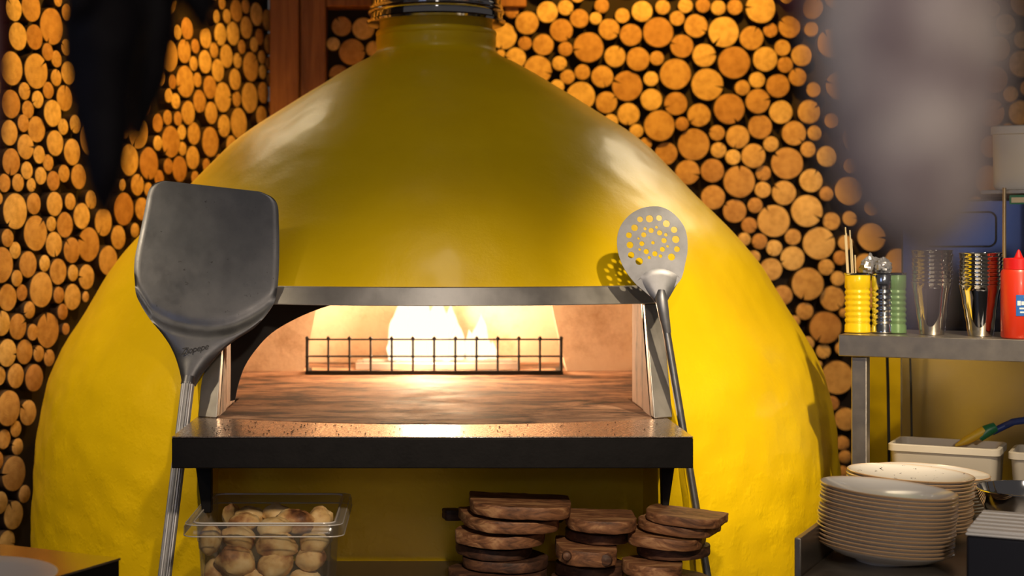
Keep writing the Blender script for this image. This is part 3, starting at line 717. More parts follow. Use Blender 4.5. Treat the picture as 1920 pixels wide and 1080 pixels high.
# clear box of bread
bx0, bx1 = at(338, 0, 3.25).x + 0.002, at(645, 0, 3.25).x; bz1 = at(0, 985, 3.25).z
YB0, YB1 = 3.25, 3.67
box = empty('clear_food_box', ((bx0 + bx1) / 2, (YB0 + YB1) / 2, ZS), 'clear plastic box full of small baked rolls under the oven shelf', 'food box')
def rrect(x0, y0, x1, y1, r, n=6):
    o = []
    for cx_, cy_, a0_ in ((x1 - r, y0 + r, -90), (x1 - r, y1 - r, 0), (x0 + r, y1 - r, 90), (x0 + r, y0 + r, 180)):
        for i in range(n + 1):
            a = math.radians(a0_ + 90 * i / n); o.append((cx_ + r * math.cos(a), cy_ + r * math.sin(a)))
    return o
def loft(rings, closed_ends=(False, False), loop=False):
    mb = MB(); v = []; f = []; n = len(rings[0])
    for R_ in rings: v += R_
    m_ = len(rings)
    for j in range(m_ if loop else m_ - 1):
        j2 = (j + 1) % m_
        for i in range(n):
            i2 = (i + 1) % n; f.append((j * n + i, j * n + i2, j2 * n + i2, j2 * n + i))
    if closed_ends[0]: f.append(list(range(n))[::-1])
    if closed_ends[1]: f.append([(m_ - 1) * n + i for i in range(n)])
    return mb.add(v, f)
def rr3(ins, z, r): return [(x, y, z) for x, y in rrect(bx0 + ins, YB0 + ins, bx1 - ins, YB1 - ins, max(r - ins * 0.3, 0.004))]
rings = [rr3(0.045, ZS + 0.0015, 0.03), rr3(0.036, ZS + 0.01, 0.03), rr3(0.030, bz1 - 0.045, 0.03), rr3(0.027, bz1 - 0.042, 0.03), rr3(0.025, bz1 - 0.006, 0.03), rr3(0.02, bz1, 0.03),
         rr3(0.006, bz1, 0.03), rr3(0.001, bz1 - 0.006, 0.03), rr3(0.0, bz1 - 0.024, 0.03), rr3(0.002, bz1 - 0.024, 0.03), rr3(0.003, bz1 - 0.007, 0.03), rr3(0.008, bz1 - 0.002, 0.03), rr3(0.021, bz1 - 0.002, 0.03),
         rr3(0.027, bz1 - 0.008, 0.03), rr3(0.0292, bz1 - 0.042, 0.03), rr3(0.032, bz1 - 0.046, 0.03), rr3(0.038, ZS + 0.011, 0.03), rr3(0.047, ZS + 0.0035, 0.03)]
loft(rings, (True, True)).build('box_body', M['clear'], box, angle=50)
M['frost'] = simple('frosted_plastic_edge', (0.62, 0.58, 0.53), 0.25)
mb = MB()
for ins, z_, r_ in ((0.001, bz1 - 0.0243, 0.0012), (0.021, bz1 + 0.0004, 0.0018), (0.004, bz1 - 0.001, 0.0010)):
    ringp = [Vector(p_) for p_ in rr3(ins, z_, 0.03)]; mb.tube(ringp + ringp[:1], r_, 8)
mb.build('rim', M['frost'], box)
# rolls: px, py, Y, half sizes
def roll(px, py, Y, sx, sy, sz, rot, seed, label):
    c = at(px, py, Y); mb = MB(); v = []; f = []; nu, nv = 28, 18
    for j in range(nv + 1):
        th_ = PI * j / nv
        for i in range(nu):
            ph = 2 * PI * i / nu; d = Vector((math.sin(th_) * math.cos(ph), math.sin(th_) * math.sin(ph), math.cos(th_)))
            k_ = 1 + 0.20 * noise.noise(d * 1.3 + Vector((seed, 0, 0))) + 0.07 * noise.noise(d * 4 + Vector((0, seed, 0)))
            # a fold across the top
            k_ -= 0.12 * math.exp(-((d.x * 0.5 + d.y - 0.15) / 0.16) ** 2) * (1 if d.z > 0 else 0)
            v.append((d.x * sx * k_, d.y * sy * k_, d.z * sz * k_))
    for j in range(nv):
        for i in range(nu):
            i2 = (i + 1) % nu; f.append((j * nu + i, j * nu + i2, (j + 1) * nu + i2, (j + 1) * nu + i))
    mb.add(v, f); bmx = mb.build('bread_roll', M['bread'], local=True); bmx.location = c; bmx.rotation_euler = rot
    tag(bmx, label, 'bread roll', 'rolls in the clear box')
rolls = [(433, 965, 3.56, .021, .02, .027, (0.3, 0, 0.4), 'dark brown roll at the back corner of the clear box'),
         (470, 968, 3.50, .034, .03, .022, (0.1, 0.2, 0.2), 'mottled golden roll behind the folded one in the box'),
         (456, 982, 3.42, .036, .028, .024, (0, -0.25, 0.1), 'folded golden roll on top near the left of the box'),
         (522, 968, 3.50, .036, .03, .028, (0, 0.4, 0.3), 'pinkish roll leaning behind the pale oval one'),
         (553, 978, 3.42, .044, .03, .028, (0, 0.05, -0.1), 'pale oval roll heaped highest in the middle of the box'),
         (596, 980, 3.44, .030, .026, .038, (0, 0.45, 0), 'upright torn roll with a dark streak at the box right'),
         (515, 990, 3.36, .038, .03, .022, (0, 0, 0.2), 'low creamy roll just behind the box rim'),
         (395, 1012, 3.33, .024, .03, .034, (0, 0.1, 0), 'small pale roll pressed into the front left box corner'),
         (446, 1010, 3.36, .036, .03, .028, (0.2, 0.2, 0.3), 'shaded roll below the rim beside the small pale one'),
         (520, 1022, 3.345, .046, .032, .030, (0, 0.15, 0), 'wide roll with a burnt top just under the box rim'),
         (588, 1018, 3.35, .032, .03, .026, (0, -0.4, 0), 'slanting roll under the rim at the box front right'),
         (443, 1052, 3.34, .044, .034, .034, (0, 0.3, 0.2), 'plump pinkish roll low in the front of the box'),
         (518, 1056, 3.34, .040, .032, .032, (0, -0.4, 0.1), 'tan roll with a torn white edge low in the box'),
         (582, 1046, 3.345, .032, .03, .028, (0, -0.2, 0), 'smooth pale roll low at the box front right'),
         (405, 1075, 3.37, .026, .03, .034, (0, 0, 0), 'roll half hidden at the bottom left of the box'),
         (480, 1088, 3.345, .040, .03, .024, (0, 0, 0), 'roll at the very bottom middle of the box'),
         (570, 1086, 3.345, .036, .03, .022, (0, 0, 0), 'roll at the very bottom right of the box')]
for i, r_ in enumerate(rolls): roll(*r_[:6], r_[6], 3.7 * i + 1, r_[7])

# wooden boards: outlines in local metres, front edge at -y
def board(outline, thick, px, pytop, Y, rz, label, mat='board', tilt=(0, 0), name='serving_board', n_s=4, wob=0.003):
    c = at(px, pytop, Y)
    pts = smooth_poly(outline, n_s); pts = [(p_[0] + wob * noise.noise(Vector((p_[0] * 30, p_[1] * 30, px))), p_[1] + wob * noise.noise(Vector((p_[0] * 30, p_[1] * 30, px + 5)))) for p_ in pts]
    mb = MB(); n = len(pts); cx_ = sum(p_[0] for p_ in pts) / n; cy_ = sum(p_[1] for p_ in pts) / n
    rings = []
    for zz, s_ in ((-thick, 0.972), (-thick * 0.90, 0.99), (-thick * 0.62, 0.998), (-thick * 0.35, 0.992), (-thick * 0.10, 1.0), (0, 0.988)):
        rings.append([(cx_ + (p_[0] - cx_) * s_, cy_ + (p_[1] - cy_) * s_, zz + 0.0016 * noise.noise(Vector((p_[0] * 40, p_[1] * 40, zz * 90 + px)))) for p_ in pts])
    mb = loft(rings, (True, True))
    o = mb.build(name, M[mat], local=True, angle=38)
    o.location = c; o.rotation_euler = (tilt[0], tilt[1], rz)
    tag(o, label, 'wooden board', 'wooden boards under the oven shelf')
    return o
def halfdisc(w_, d_, sq=0.25):
    h = w_ / 2
    return [(-h * 0.96, d_ * 0.5), (-h * 0.45, d_ * 0.5), (0, d_ * 0.5), (h * 0.45, d_ * 0.5), (h * 0.96, d_ * 0.5), (h, d_ * 0.35), (h, -d_ * 0.12), (h * 0.86, -d_ * 0.34), (h * 0.5, -d_ * (0.5 - sq * 0.08)), (0, -d_ * 0.5), (-h * 0.5, -d_ * (0.5 - sq * 0.15)), (-h * 0.85, -d_ * 0.30), (-h, -d_ * 0.05), (-h, d_ * 0.35)]
def ovalb(w_, d_): return [(w_ / 2 * math.cos(a) * (1 + 0.05 * math.sin(3 * a)), d_ / 2 * math.sin(a)) for a in [2 * PI * i / 12 for i in range(12)]]
def px2z(py, Y): return at(0, py, Y).z
# (outline, thickness, px, top y, Y, rotation, label, material, tilt)
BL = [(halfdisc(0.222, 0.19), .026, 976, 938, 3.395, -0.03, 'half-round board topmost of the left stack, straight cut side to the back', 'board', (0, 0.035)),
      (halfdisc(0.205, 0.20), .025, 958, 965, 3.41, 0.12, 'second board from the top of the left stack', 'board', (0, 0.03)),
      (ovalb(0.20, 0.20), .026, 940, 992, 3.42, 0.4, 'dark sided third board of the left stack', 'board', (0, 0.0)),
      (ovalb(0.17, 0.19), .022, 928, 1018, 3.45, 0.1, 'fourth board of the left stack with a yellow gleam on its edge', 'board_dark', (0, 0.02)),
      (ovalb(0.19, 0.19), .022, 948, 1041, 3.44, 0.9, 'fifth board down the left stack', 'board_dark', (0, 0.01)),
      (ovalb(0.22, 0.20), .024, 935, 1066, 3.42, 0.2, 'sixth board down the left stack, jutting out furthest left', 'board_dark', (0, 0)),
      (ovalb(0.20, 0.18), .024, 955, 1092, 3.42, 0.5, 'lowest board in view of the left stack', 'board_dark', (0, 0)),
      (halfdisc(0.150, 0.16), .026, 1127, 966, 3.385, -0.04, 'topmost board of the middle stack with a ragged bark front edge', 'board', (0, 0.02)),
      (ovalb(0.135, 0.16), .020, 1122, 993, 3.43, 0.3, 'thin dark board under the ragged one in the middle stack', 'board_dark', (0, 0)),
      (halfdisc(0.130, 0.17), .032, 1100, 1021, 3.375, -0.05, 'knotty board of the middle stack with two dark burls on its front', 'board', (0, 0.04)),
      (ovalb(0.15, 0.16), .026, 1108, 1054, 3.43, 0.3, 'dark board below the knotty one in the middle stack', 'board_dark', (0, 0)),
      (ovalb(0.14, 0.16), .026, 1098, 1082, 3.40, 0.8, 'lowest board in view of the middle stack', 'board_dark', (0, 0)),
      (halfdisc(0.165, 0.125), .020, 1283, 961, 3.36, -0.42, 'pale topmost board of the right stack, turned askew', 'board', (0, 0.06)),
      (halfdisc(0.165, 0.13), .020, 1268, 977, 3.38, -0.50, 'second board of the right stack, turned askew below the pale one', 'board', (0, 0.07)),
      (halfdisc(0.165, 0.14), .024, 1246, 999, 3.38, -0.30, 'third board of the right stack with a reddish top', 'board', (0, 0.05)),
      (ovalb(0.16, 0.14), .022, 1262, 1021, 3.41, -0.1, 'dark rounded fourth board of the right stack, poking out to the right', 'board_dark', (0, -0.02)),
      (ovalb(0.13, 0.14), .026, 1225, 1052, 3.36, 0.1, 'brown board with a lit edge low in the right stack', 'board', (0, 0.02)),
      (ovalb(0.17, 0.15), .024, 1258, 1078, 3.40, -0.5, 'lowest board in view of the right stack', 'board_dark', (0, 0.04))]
for (ol, th_, px, py, Y, rz, lab, mt_, ti) in BL:
    c = board(ol, th_, px, py, Y, rz, lab, mt_, ti)
# knots on the burl board
kb = [o for o in COL.objects if o.get('label', '').startswith('knotty')][0]
for lx, lz, r_ in ((0.036, -0.016, 0.016), (-0.046, -0.012, 0.011)):
    MB().lathe([(0, -0.010), (r_ * 0.8, -0.007), (r_, 0), (r_ * 0.75, 0.007), (0, 0.010)], 16, Matrix.Translation((lx, -0.074, lz)) @ Matrix.Rotation(PI / 2, 4, 'X')).build('knot', M['board_dark'], kb, local=True)
# boards standing behind the stacks, one with a handle
o = board([(-0.10, 0.04), (0.10, 0.05), (0.11, -0.03), (0.05, -0.05), (-0.10, -0.05), (-0.115, -0.018), (-0.165, -0.02), (-0.17, 0.0), (-0.165, 0.018), (-0.115, 0.016)], .024, 966, 955, 3.62, 0.15, 'dark board with a short handle poking out behind the left stack', 'board_dark', (0, 0.03))
for px, Y, sz in ((965, 3.63, 8), (1110, 3.62, 6), (1215, 3.60, 7)):
    pass

# ------------------------------------------------------------------ right hand work station, turned 27 degrees
A27 = math.radians(27); U = Vector((math.cos(A27), -math.sin(A27), 0)); Wd = Vector((math.sin(A27), math.cos(A27), 0))
def frame_at(o3): 
    m_ = Matrix.Rotation(-A27, 4, 'Z'); m_.translation = Vector(o3); return m_
ZK = 0.857
K0 = Vector((0.728, 2.96, 0)); FK = frame_at(K0)
ctr = empty('steel_counter', K0, 'stainless steel counter with a raised edge carrying the stacks of plates', 'counter', rot=(0, 0, -A27))
MB().box((0, 0, ZK - 0.04), (1.25, 1.12, ZK), FK).build('worktop', M['steel'], ctr, bevel=0.002)
MB().box((-0.014, -0.001, ZK - 0.06), (-0.001, 1.12, ZK + 0.072), FK).build('raised_edge', M['steel'], ctr, bevel=0.002)
MB().box((0.002, -0.012, ZK - 0.06), (1.25, -0.001, ZK - 0.002), FK).build('front_edge', M['steel'], ctr, bevel=0.002)
for u_, w_ in ((0.03, 0.03), (1.2, 0.03), (0.03, 1.07), (1.2, 1.07)):
    MB().box((u_ - 0.02, w_ - 0.02, 0), (u_ + 0.02, w_ + 0.02, ZK - 0.041), FK).build('leg', M['steel'], ctr, bevel=0.002)

# plates
def plate_mesh(name, mat, R_, foot_r, depth):
    pr = [(0.0, 0.004), (foot_r * 0.9, 0.004), (foot_r, 0.0), (foot_r * 1.06, 0.0), (foot_r * 1.1, 0.004), (R_ * 0.72, depth * 0.42), (R_ * 0.92, depth * 0.80), (R_ - 0.001, depth - 0.001), (R_, depth + 0.0012), (R_ - 0.002, depth + 0.0026),
          (R_ * 0.92, depth * 0.86 + 0.0016), (R_ * 0.72, depth * 0.50 + 0.003), (foot_r * 1.1, 0.0085), (0.0, 0.0078)]
    mb = MB().lathe(pr, 72); o = mb.build(name, mat, local=True, angle=50); return o
def plate_stack(ctr_px, Yc_, ztop, n, dz, depth, tilt, mats, where, group, jit, seed):
    rr = random.Random(seed); base = at(ctr_px, VY, Yc_); up = Euler((0, tilt, 0)).to_matrix() @ Vector((0, 0, 1))
    protos = {}
    for i in range(n):                                      # i = 0 is the lowest
        mk = mats[-1] if i == n - 1 and len(mats) > 1 else mats[0]
        if mk in protos: o = protos[mk].copy(); COL.objects.link(o)
        else: o = plate_mesh('plate', M[mk], 0.134, 0.052, depth); protos[mk] = o
        k = n - 1 - i
        top = Vector((base.x, Yc_, ztop)) - up * (dz * k)
        j = Vector((rr.gauss(0, jit), rr.gauss(0, jit), 0)) if 0 < k else Vector((0, 0, 0))
        o.location = top - up * depth + j
        o.rotation_euler = (rr.gauss(0, 0.0015), tilt + rr.gauss(0, 0.0025), 0)
        nm = 'topmost' if k == 0 else ('lowest' if i == 0 else ORD[k] + ' from the top')
        tag(o, f'{"speckled " if mk == "plate_speck" else ""}white plate with tan rim, {nm} in {where}', 'plate', group)
plate_stack(1666, 3.10, 1.002, 16, 0.0076, 0.034, 0.075, ['plate'], 'the front stack', 'plates in the front stack', 0.0012, 1)
plate_stack(1707, 3.37, 0.992, 15, 0.0076, 0.028, 0.045, ['plate', 'plate_speck'], 'the middle stack', 'plates in the middle stack', 0.0010, 2)
plate_stack(1745, 3.64, 0.955, 11, 0.0076, 0.020, 0.05, ['plate_green', 'plate'], 'the rear stack', 'plates in the rear stack', 0.0006, 3)

# dark box with a ribbed white tray on it
B0 = at(1812, 993, 2.88); FB = frame_at((B0.x, B0.y, 0))
bxo = empty('dark_crate', (B0.x, B0.y, ZK), 'dark navy box on the counter front beside the plates', 'crate', rot=(0, 0, -A27))
MB().box((0, 0, ZK + 0.001), (0.36, 0.245, B0.z - 0.012), FB).build('crate_body', M['darkbox'], bxo, bevel=0.004)
tr_ = MB().box((-0.002, -0.002, B0.z - 0.011), (0.362, 0.247, B0.z - 0.006), FB)
for i in range(6):
    w0 = 0.004 + i * 0.041; tr_.box((0.0, w0, B0.z - 0.006), (0.36, w0 + 0.026, B0.z + 0.001), FB)
o = tr_.build('ribbed_tray', M['white_pl'], bevel=0.003, origin=(B0.x, B0.y, B0.z - 0.011)); tag(o, 'white ribbed plastic tray lying on the dark navy box', 'tray')

# steel bowl behind the box
bc = at(1935, 905, 3.45)
pr = [(0.045, 0), (0.085, 0.02), (0.112, 0.055), (0.118, 0.085), (0.123, 0.086), (0.122, 0.088), (0.116, 0.088), (0.109, 0.056), (0.083, 0.023), (0.044, 0.003), (0.0, 0.002)]
o = MB().lathe(pr, 64).build('steel_bowl', M['chrome'], local=True); o.location = (bc.x, 3.45, ZK + 0.001); tag(o, 'shiny round steel bowl on the counter behind the dark navy box', 'bowl')

def tub(name, u0, w0, uw, wd, z0, h, mat, label, cat='tub', flare=0.012):
    def rg(ins, z, r=0.02): return [tuple(FK @ Vector((x, y, z))) for x, y in rrect(u0 + ins, w0 + ins, u0 + uw - ins, w0 + wd - ins, r)]
    rings = [rg(flare + 0.008, z0), rg(flare, z0 + 0.01), rg(0.006, z0 + h - 0.02), rg(0.005, z0 + h - 0.018), rg(0.0, z0 + h - 0.017), rg(0.0, z0 + h - 0.002), rg(0.003, z0 + h), rg(0.009, z0 + h), rg(0.010, z0 + h - 0.015), rg(flare + 0.004, z0 + 0.012), rg(flare + 0.012, z0 + 0.004)]
    mb = loft(rings, (True, True)); c = base_of(mb.v); o = mb.build(name, mat, origin=c, angle=45); tag(o, label, cat); return o
inv = FK.inverted()
t0 = inv @ at(1655, 0, 3.86)
tub('plastic_tub', t0.x + 0.01, t0.y, 0.265, 0.17, ZK + 0.001, 0.135, M['tub_pl'], 'milky plastic tub standing behind the plate stacks')
t1 = inv @ at(1889, 0, 3.72)
tub('plastic_tub', t1.x, t1.y, 0.2, 0.17, ZK + 0.001, 0.132, M['tub_pl'], 'milky plastic tub at the far right behind the steel bowl')
# brush lying across the tub
br = empty('pastry_brush', at(1850, 805, 3.86), 'brush with yellow head, green collar and blue handle resting in the milky tub', 'brush')
def P3(px, py, Y=3.86): return at(px, py, Y)
MB().tube([P3(1791, 836), P3(1812, 826), P3(1845, 808)], [0.003, 0.011, 0.013], 10).build('bristles', M['y_tool'], br)
MB().tube([P3(1836, 822), P3(1850, 808), P3(1866, 801)], [0.010, 0.016, 0.013], 10).build('collar', M['g_tool'], br)
MB().tube([P3(1860, 810), P3(1885, 798), P3(1900, 791, 3.84), P3(1930, 787, 3.82), P3(1975, 786, 3.8)], 0.009, 10).build('handle', M['b_tool'], br)
o = MB().lathe([(0, -0.02), (0.018, -0.012), (0.022, 0), (0.018, 0.012), (0, 0.02)], 16).build('red_lid', M['cap_red'], local=True); o.location = at(1826, 882, 3.83); tag(o, 'small dark red round thing beside the milky tub', 'lid')

# shelf rack
ZR = 1.27; R0_ = at(1572, 0, 3.76); R0_.z = 0; FR = frame_at(R0_)
rack = empty('steel_rack', R0_, 'stainless steel shelf rack holding tins, cups and the red bottle', 'rack', rot=(0, 0, -A27))
MB().box((0, 0, ZR - 0.052), (1.1, 0.30, ZR), FR).build('shelf_board', M['steel'], rack, bevel=0.002)
for u_, w_ in ((0.028, 0.012), (1.05, 0.012), (1.05, 0.255)):
    MB().box((u_, w_, 0 if u_ < 0.5 else ZK + 0.001), (u_ + 0.038, w_ + 0.035, ZR - 0.053), FR).build('post', M['steel'], rack, bevel=0.003)
# splashback behind
q0 = at(1690, 0, 4.27)
FP = Matrix.Rotation(-math.radians(42), 4, 'Z'); FP.translation = Vector((q0.x, q0.y, 0))
mb = MB().box((0, 0, 0.6), (1.0, 0.012, ZR - 0.02), FP); o = mb.build('splashback', M['panel'], origin=base_of(mb.v), bevel=0.002); tag(o, 'dull steel splashback panel behind the plates and tubs', 'splashback')
qa = at(1612, 0, 4.46); e = Vector((q0.x, q0.y, 0)) - Vector((qa.x, qa.y, 0)); nn = Vector((-e.y, e.x, 0)).normalized()
mb = MB(); a_, b_ = Vector((qa.x, qa.y, 0)), Vector((q0.x - 0.002, q0.y, 0))
mb.hexa([a_ + Vector((0, 0, 0.6)), b_ + Vector((0, 0, 0.6)), b_ + nn * 0.01 + Vector((0, 0, 0.6)), a_ + nn * 0.01 + Vector((0, 0, 0.6)), a_ + Vector((0, 0, ZR - 0.02)), b_ + Vector((0, 0, ZR - 0.02)), b_ + nn * 0.01 + Vector((0, 0, ZR - 0.02)), a_ + nn * 0.01 + Vector((0, 0, ZR - 0.02))])
o = mb.build('steel_screen', M['side_panel'], origin=base_of(mb.v)); tag(o, 'polished steel screen mirroring the yellow oven, behind the rack post', 'screen')
for px, r_, lab in ((1665, 0.0042, 'black cable hanging beside the rack post in front of the mirrored yellow'), (1708, 0.003, 'thin grey cable hanging at the splashback corner')):
    Y = 4.2; a_ = at(px, 0, Y)
    o = MB().tube([(a_.x - 0.003, Y, ZR - 0.055), (a_.x, Y, 1.1), (a_.x + 0.003, Y, 0.9), (a_.x, Y, 0.5)], r_, 8).build('cable', M['cable'], origin=(a_.x, Y, 0.5)); tag(o, lab, 'cable')
# steel cabinet above the rack, behind the cups
g0 = at(1690, 0, 4.36); FC = frame_at((g0.x, g0.y, 0)); zc1 = at(0, 372, 4.2).z
cab = empty('steel_cabinet', (g0.x, g0.y, ZR), 'dark glossy steel cabinet behind the cups on the rack', 'cabinet', rot=(0, 0, -A27))
M['cab'] = simple('dark_glossy_steel', (0.09, 0.10, 0.15), 0.16, 1.0, 0.08, 4)
MB().box((0, 0, ZR - 0.10), (0.95, 0.30, zc1), FC).build('cabinet_body', M['cab'], cab, bevel=0.006)
d1 = FC.inverted() @ at(1868, 462, 4.25)
ring = rrect(d1.x - 0.20, d1.z, d1.x, d1.z + 0.095, 0.02)
MB().tube([FC @ Vector((x, -0.004, z_)) for x, z_ in ring + ring[:1]], 0.0025, 6).build('door_seam', M['cable'], cab)
rd = at(1883, 0, 4.05)
o = MB().tube([(rd.x, 4.05, ZR + 0.001), (rd.x, 4.05, at(0, 352, 4.05).z)], 0.005, 10).build('thin_rod', M['brass'], origin=(rd.x, 4.05, ZR)); tag(o, 'thin beige upright rod between the cups and the white container', 'rod')
# wall shelf with white container
ws0 = at(1838, 356, 4.1); FW = frame_at((ws0.x, ws0.y, 0))
mb = MB().box((0, 0, ws0.z - 0.012), (0.8, 0.28, ws0.z), FW); o = mb.build('upper_shelf', M['steel'], origin=base_of(mb.v), bevel=0.002); tag(o, 'steel upper shelf carrying the white container', 'shelf')
mb = MB()
def rgw(ins, z): return [tuple(FW @ Vector((x, y, z))) for x, y in rrect(0.02 + ins, 0.02 + ins, 0.34 - ins, 0.24 - ins, 0.025)]
zc = at(0, 238, 4.15).z
mb = loft([rgw(0.012, ws0.z + 0.001), rgw(0.006, ws0.z + 0.01), rgw(0.004, zc - 0.024), rgw(0.0, zc - 0.022), rgw(0.0, zc - 0.003), rgw(0.004, zc)], (True, True))
o = mb.build('white_container', M['white_pl'], origin=base_of(mb.v), angle=45); tag(o, 'white lidded plastic container on the upper shelf at the far right', 'container')
lb = at(1892, 0, 4.05); zl0, zl1 = at(0, 383, 4.05).z, at(0, 366, 4.05).z
lab_o = MB().box((0.001, -0.004, zl0), (0.2, 0.0, zl1), frame_at((lb.x, lb.y, 0))).build('shelf_label', M['grn_label'], origin=(lb.x, lb.y, zl0)); tag(lab_o, 'green and cream label strip below the upper shelf', 'label')
MB().box((0.006, -0.0055, zl0 + 0.004), (0.2, -0.0042, zl1 - 0.006), frame_at((lb.x, lb.y, 0))).build('paper', M['cream_label'], lab_o)

# tins on the shelf
def can(px, Y, wpx, ytop, mat, label, px_rim=True):
    c = at(px, 0, Y); r = wpx / 2 / F * Y; H = at(0, ytop, Y).z - ZR
    e_ = empty('tin_can', (c.x, Y, ZR), label, 'tin can')
    pr = [(0.0, 0.001), (r, 0.001), (r + 0.0012, 0.003), (r, 0.006)]
    nb = 7; z_a, z_b = H * 0.12, H * 0.78
    for i in range(nb):
        z0_ = z_a + (z_b - z_a) * i / nb; dz_ = (z_b - z_a) / nb
        pr += [(r, z0_ + dz_ * 0.1), (r - 0.0022, z0_ + dz_ * 0.35), (r - 0.0022, z0_ + dz_ * 0.55), (r, z0_ + dz_ * 0.85)]
    pr += [(r, H - 0.004), (r - 0.0015, H - 0.001), (r - 0.003, H - 0.003), (r - 0.004, 0.004), (0, 0.004)]
    MB().lathe(pr, 48, Matrix.Translation((c.x, Y, ZR + 0.0005))).build('can_body', mat, e_, angle=60)
    MB().lathe([(r - 0.001, H - 0.004), (r + 0.0015, H - 0.003), (r + 0.0018, H), (r, H + 0.0015), (r - 0.002, H)], 48, Matrix.Translation((c.x, Y, ZR + 0.0005)), close=True).build('rim', M['tin'], e_)
    return c, r, H
c, r, H = can(1608, 3.83, 47, 513, M['yellow_can'], 'yellow ribbed tin of wooden skewers at the end of the rack')
for i, (dx, dxt, top) in enumerate([(-0.016, -0.030, 0.115), (-0.013, -0.025, 0.10), (-0.019, -0.034, 0.095), (-0.009, -0.020, 0.108), (0.002, -0.003, 0.046), (-0.005, -0.017, 0.085)]):
    o = MB().tube([(c.x + dx, 3.83 + 0.008 * math.sin(i * 2), ZR + 0.008), (c.x + dxt, 3.83 + 0.012 * math.sin(i * 2), ZR + H + top)], 0.0017, 6).build('skewer', M['skewer'], origin=(c.x + dx, 3.83, ZR + 0.008))
    tag(o, ['tallest wooden skewer in the yellow tin', 'wooden skewer second from the left in the bundle', 'leftmost wooden skewer leaning out of the yellow tin', 'wooden skewer at the right side of the bundle', 'short wooden skewer standing apart in the yellow tin', 'shorter wooden skewer within the bundle'][i], 'skewer', 'skewers in the yellow tin')
def blob(name, px, py, Y, r_, mat, label, cat, seed):
    mb = MB(); v = []; f = []; nu, nv = 26, 16; c_ = at(px, py, Y)
    for j in range(nv + 1):
        th_ = PI * j / nv
        for i in range(nu):
            ph = 2 * PI * i / nu; d = Vector((math.sin(th_) * math.cos(ph), math.sin(th_) * math.sin(ph), math.cos(th_)))
            k_ = 1 + 0.5 * abs(noise.noise(d * 2.4 + Vector((seed, 0, 0)))) + 0.25 * noise.noise(d * 6); v.append(d * r_ * k_ * 0.85)
    for j in range(nv):
        for i in range(nu):
            i2 = (i + 1) % nu; f.append((j * nu + i, j * nu + i2, (j + 1) * nu + i2, (j + 1) * nu + i))
    o = mb.add(v, f).build(name, mat, local=True, angle=20); o.location = c_; tag(o, label, cat); return o
c, r, H = can(1656, 3.81, 42, 513, M['tin'], 'bare silver ribbed tin between the yellow and the green one')
blob('crumpled_film', 1634, 502, 3.88, 0.030, M['film'], 'crumpled grey wrapping film behind the yellow tin', 'wrapping', 2.0)
blob('crumpled_film', 1656, 500, 3.83, 0.022, M['film'], 'crumpled grey wrapping film in the silver tin', 'wrapping', 5.0)
can(1682, 3.80, 34, 513, M['green_can'], 'green ribbed tin right of the silver one, blurred by the hanging sausage')
# nested steel cups
def cups(px, Y, n, wtop, wbot, ybase, ytop, where, group):
    c_ = at(px, 0, Y); H = at(0, ytop, Y).z - ZR; rt = wtop / 2 / F * Y; rb = wbot / 2 / F * Y
    hc = H * 0.62; dz = (H - hc) / (n - 1); first = None
    for i in range(n):
        if first is None:
            pr = [(0.0, 0.0), (rb, 0.0), (rb + 0.001, 0.003)]
            for q_ in range(1, 8): pr.append((rb + (rt - rb) * q_ / 8 + (0.0006 if q_ % 2 else -0.0004), hc * q_ / 8))
            pr += [(rt, hc - 0.003), (rt + 0.0016, hc - 0.0015), (rt + 0.0016, hc), (rt, hc + 0.0006), (rt - 0.0012, hc - 0.002), (rb - 0.001, 0.002), (0, 0.002)]
            o = MB().lathe(pr, 48).build('metal_cup', M['cup'], local=True, angle=60); first = o
        else:
            o = first.copy(); COL.objects.link(o)
        o.location = (c_.x + random.gauss(0, 0.0005), Y, ZR + 0.001 + dz * i)
        k = n - 1 - i; nm = 'topmost' if k == 0 else ('lowest' if i == 0 else ORD[k] + ' from the top')
        tag(o, f'polished steel cup, {nm} in {where}', 'cup', group)
cups(1839, 3.70, 9, 76, 44, 628, 475, 'the nested stack beside the red bottle', 'cups beside the red bottle')
cups(1748, 3.76, 9, 72, 44, 626, 470, 'the nested stack under the hanging sausage tip', 'cups below the hanging sausage')
# red squeeze bottle
bY = 3.62; bc = at(1910, 0, bY); br_ = 32 / F * bY; bh = at(0, 505, bY).z - ZR
bo = empty('squeeze_bottle', (bc.x, bY, ZR), 'red plastic squeeze bottle with pointed nozzle and blue label', 'bottle')
T = Matrix.Translation((bc.x, bY, ZR))
MB().lathe([(0, 0.001), (br_ - 0.003, 0.001), (br_, 0.005), (br_, bh - 0.008), (br_ - 0.003, bh - 0.001), (br_ - 0.006, bh), (0, bh)], 48, T).build('bottle_body', M['red_pl'], bo)
c1_ = at(0, 488, bY).z - ZR + 0.003; tip = at(0, 468, bY).z - ZR
MB().lathe([(0, bh + 0.0005), (br_ - 0.006, bh + 0.0005), (br_ - 0.006, c1_), (br_ - 0.008, c1_ + 0.002), (0.011, c1_ + 0.003), (0.009, c1_ + 0.006), (0.004, tip - 0.004), (0.0018, tip), (0, tip)], 36, T).build('nozzle_cap', M['cap_red'], bo)
zl0, zl1 = at(0, 591, bY).z, at(0, 552, bY).z
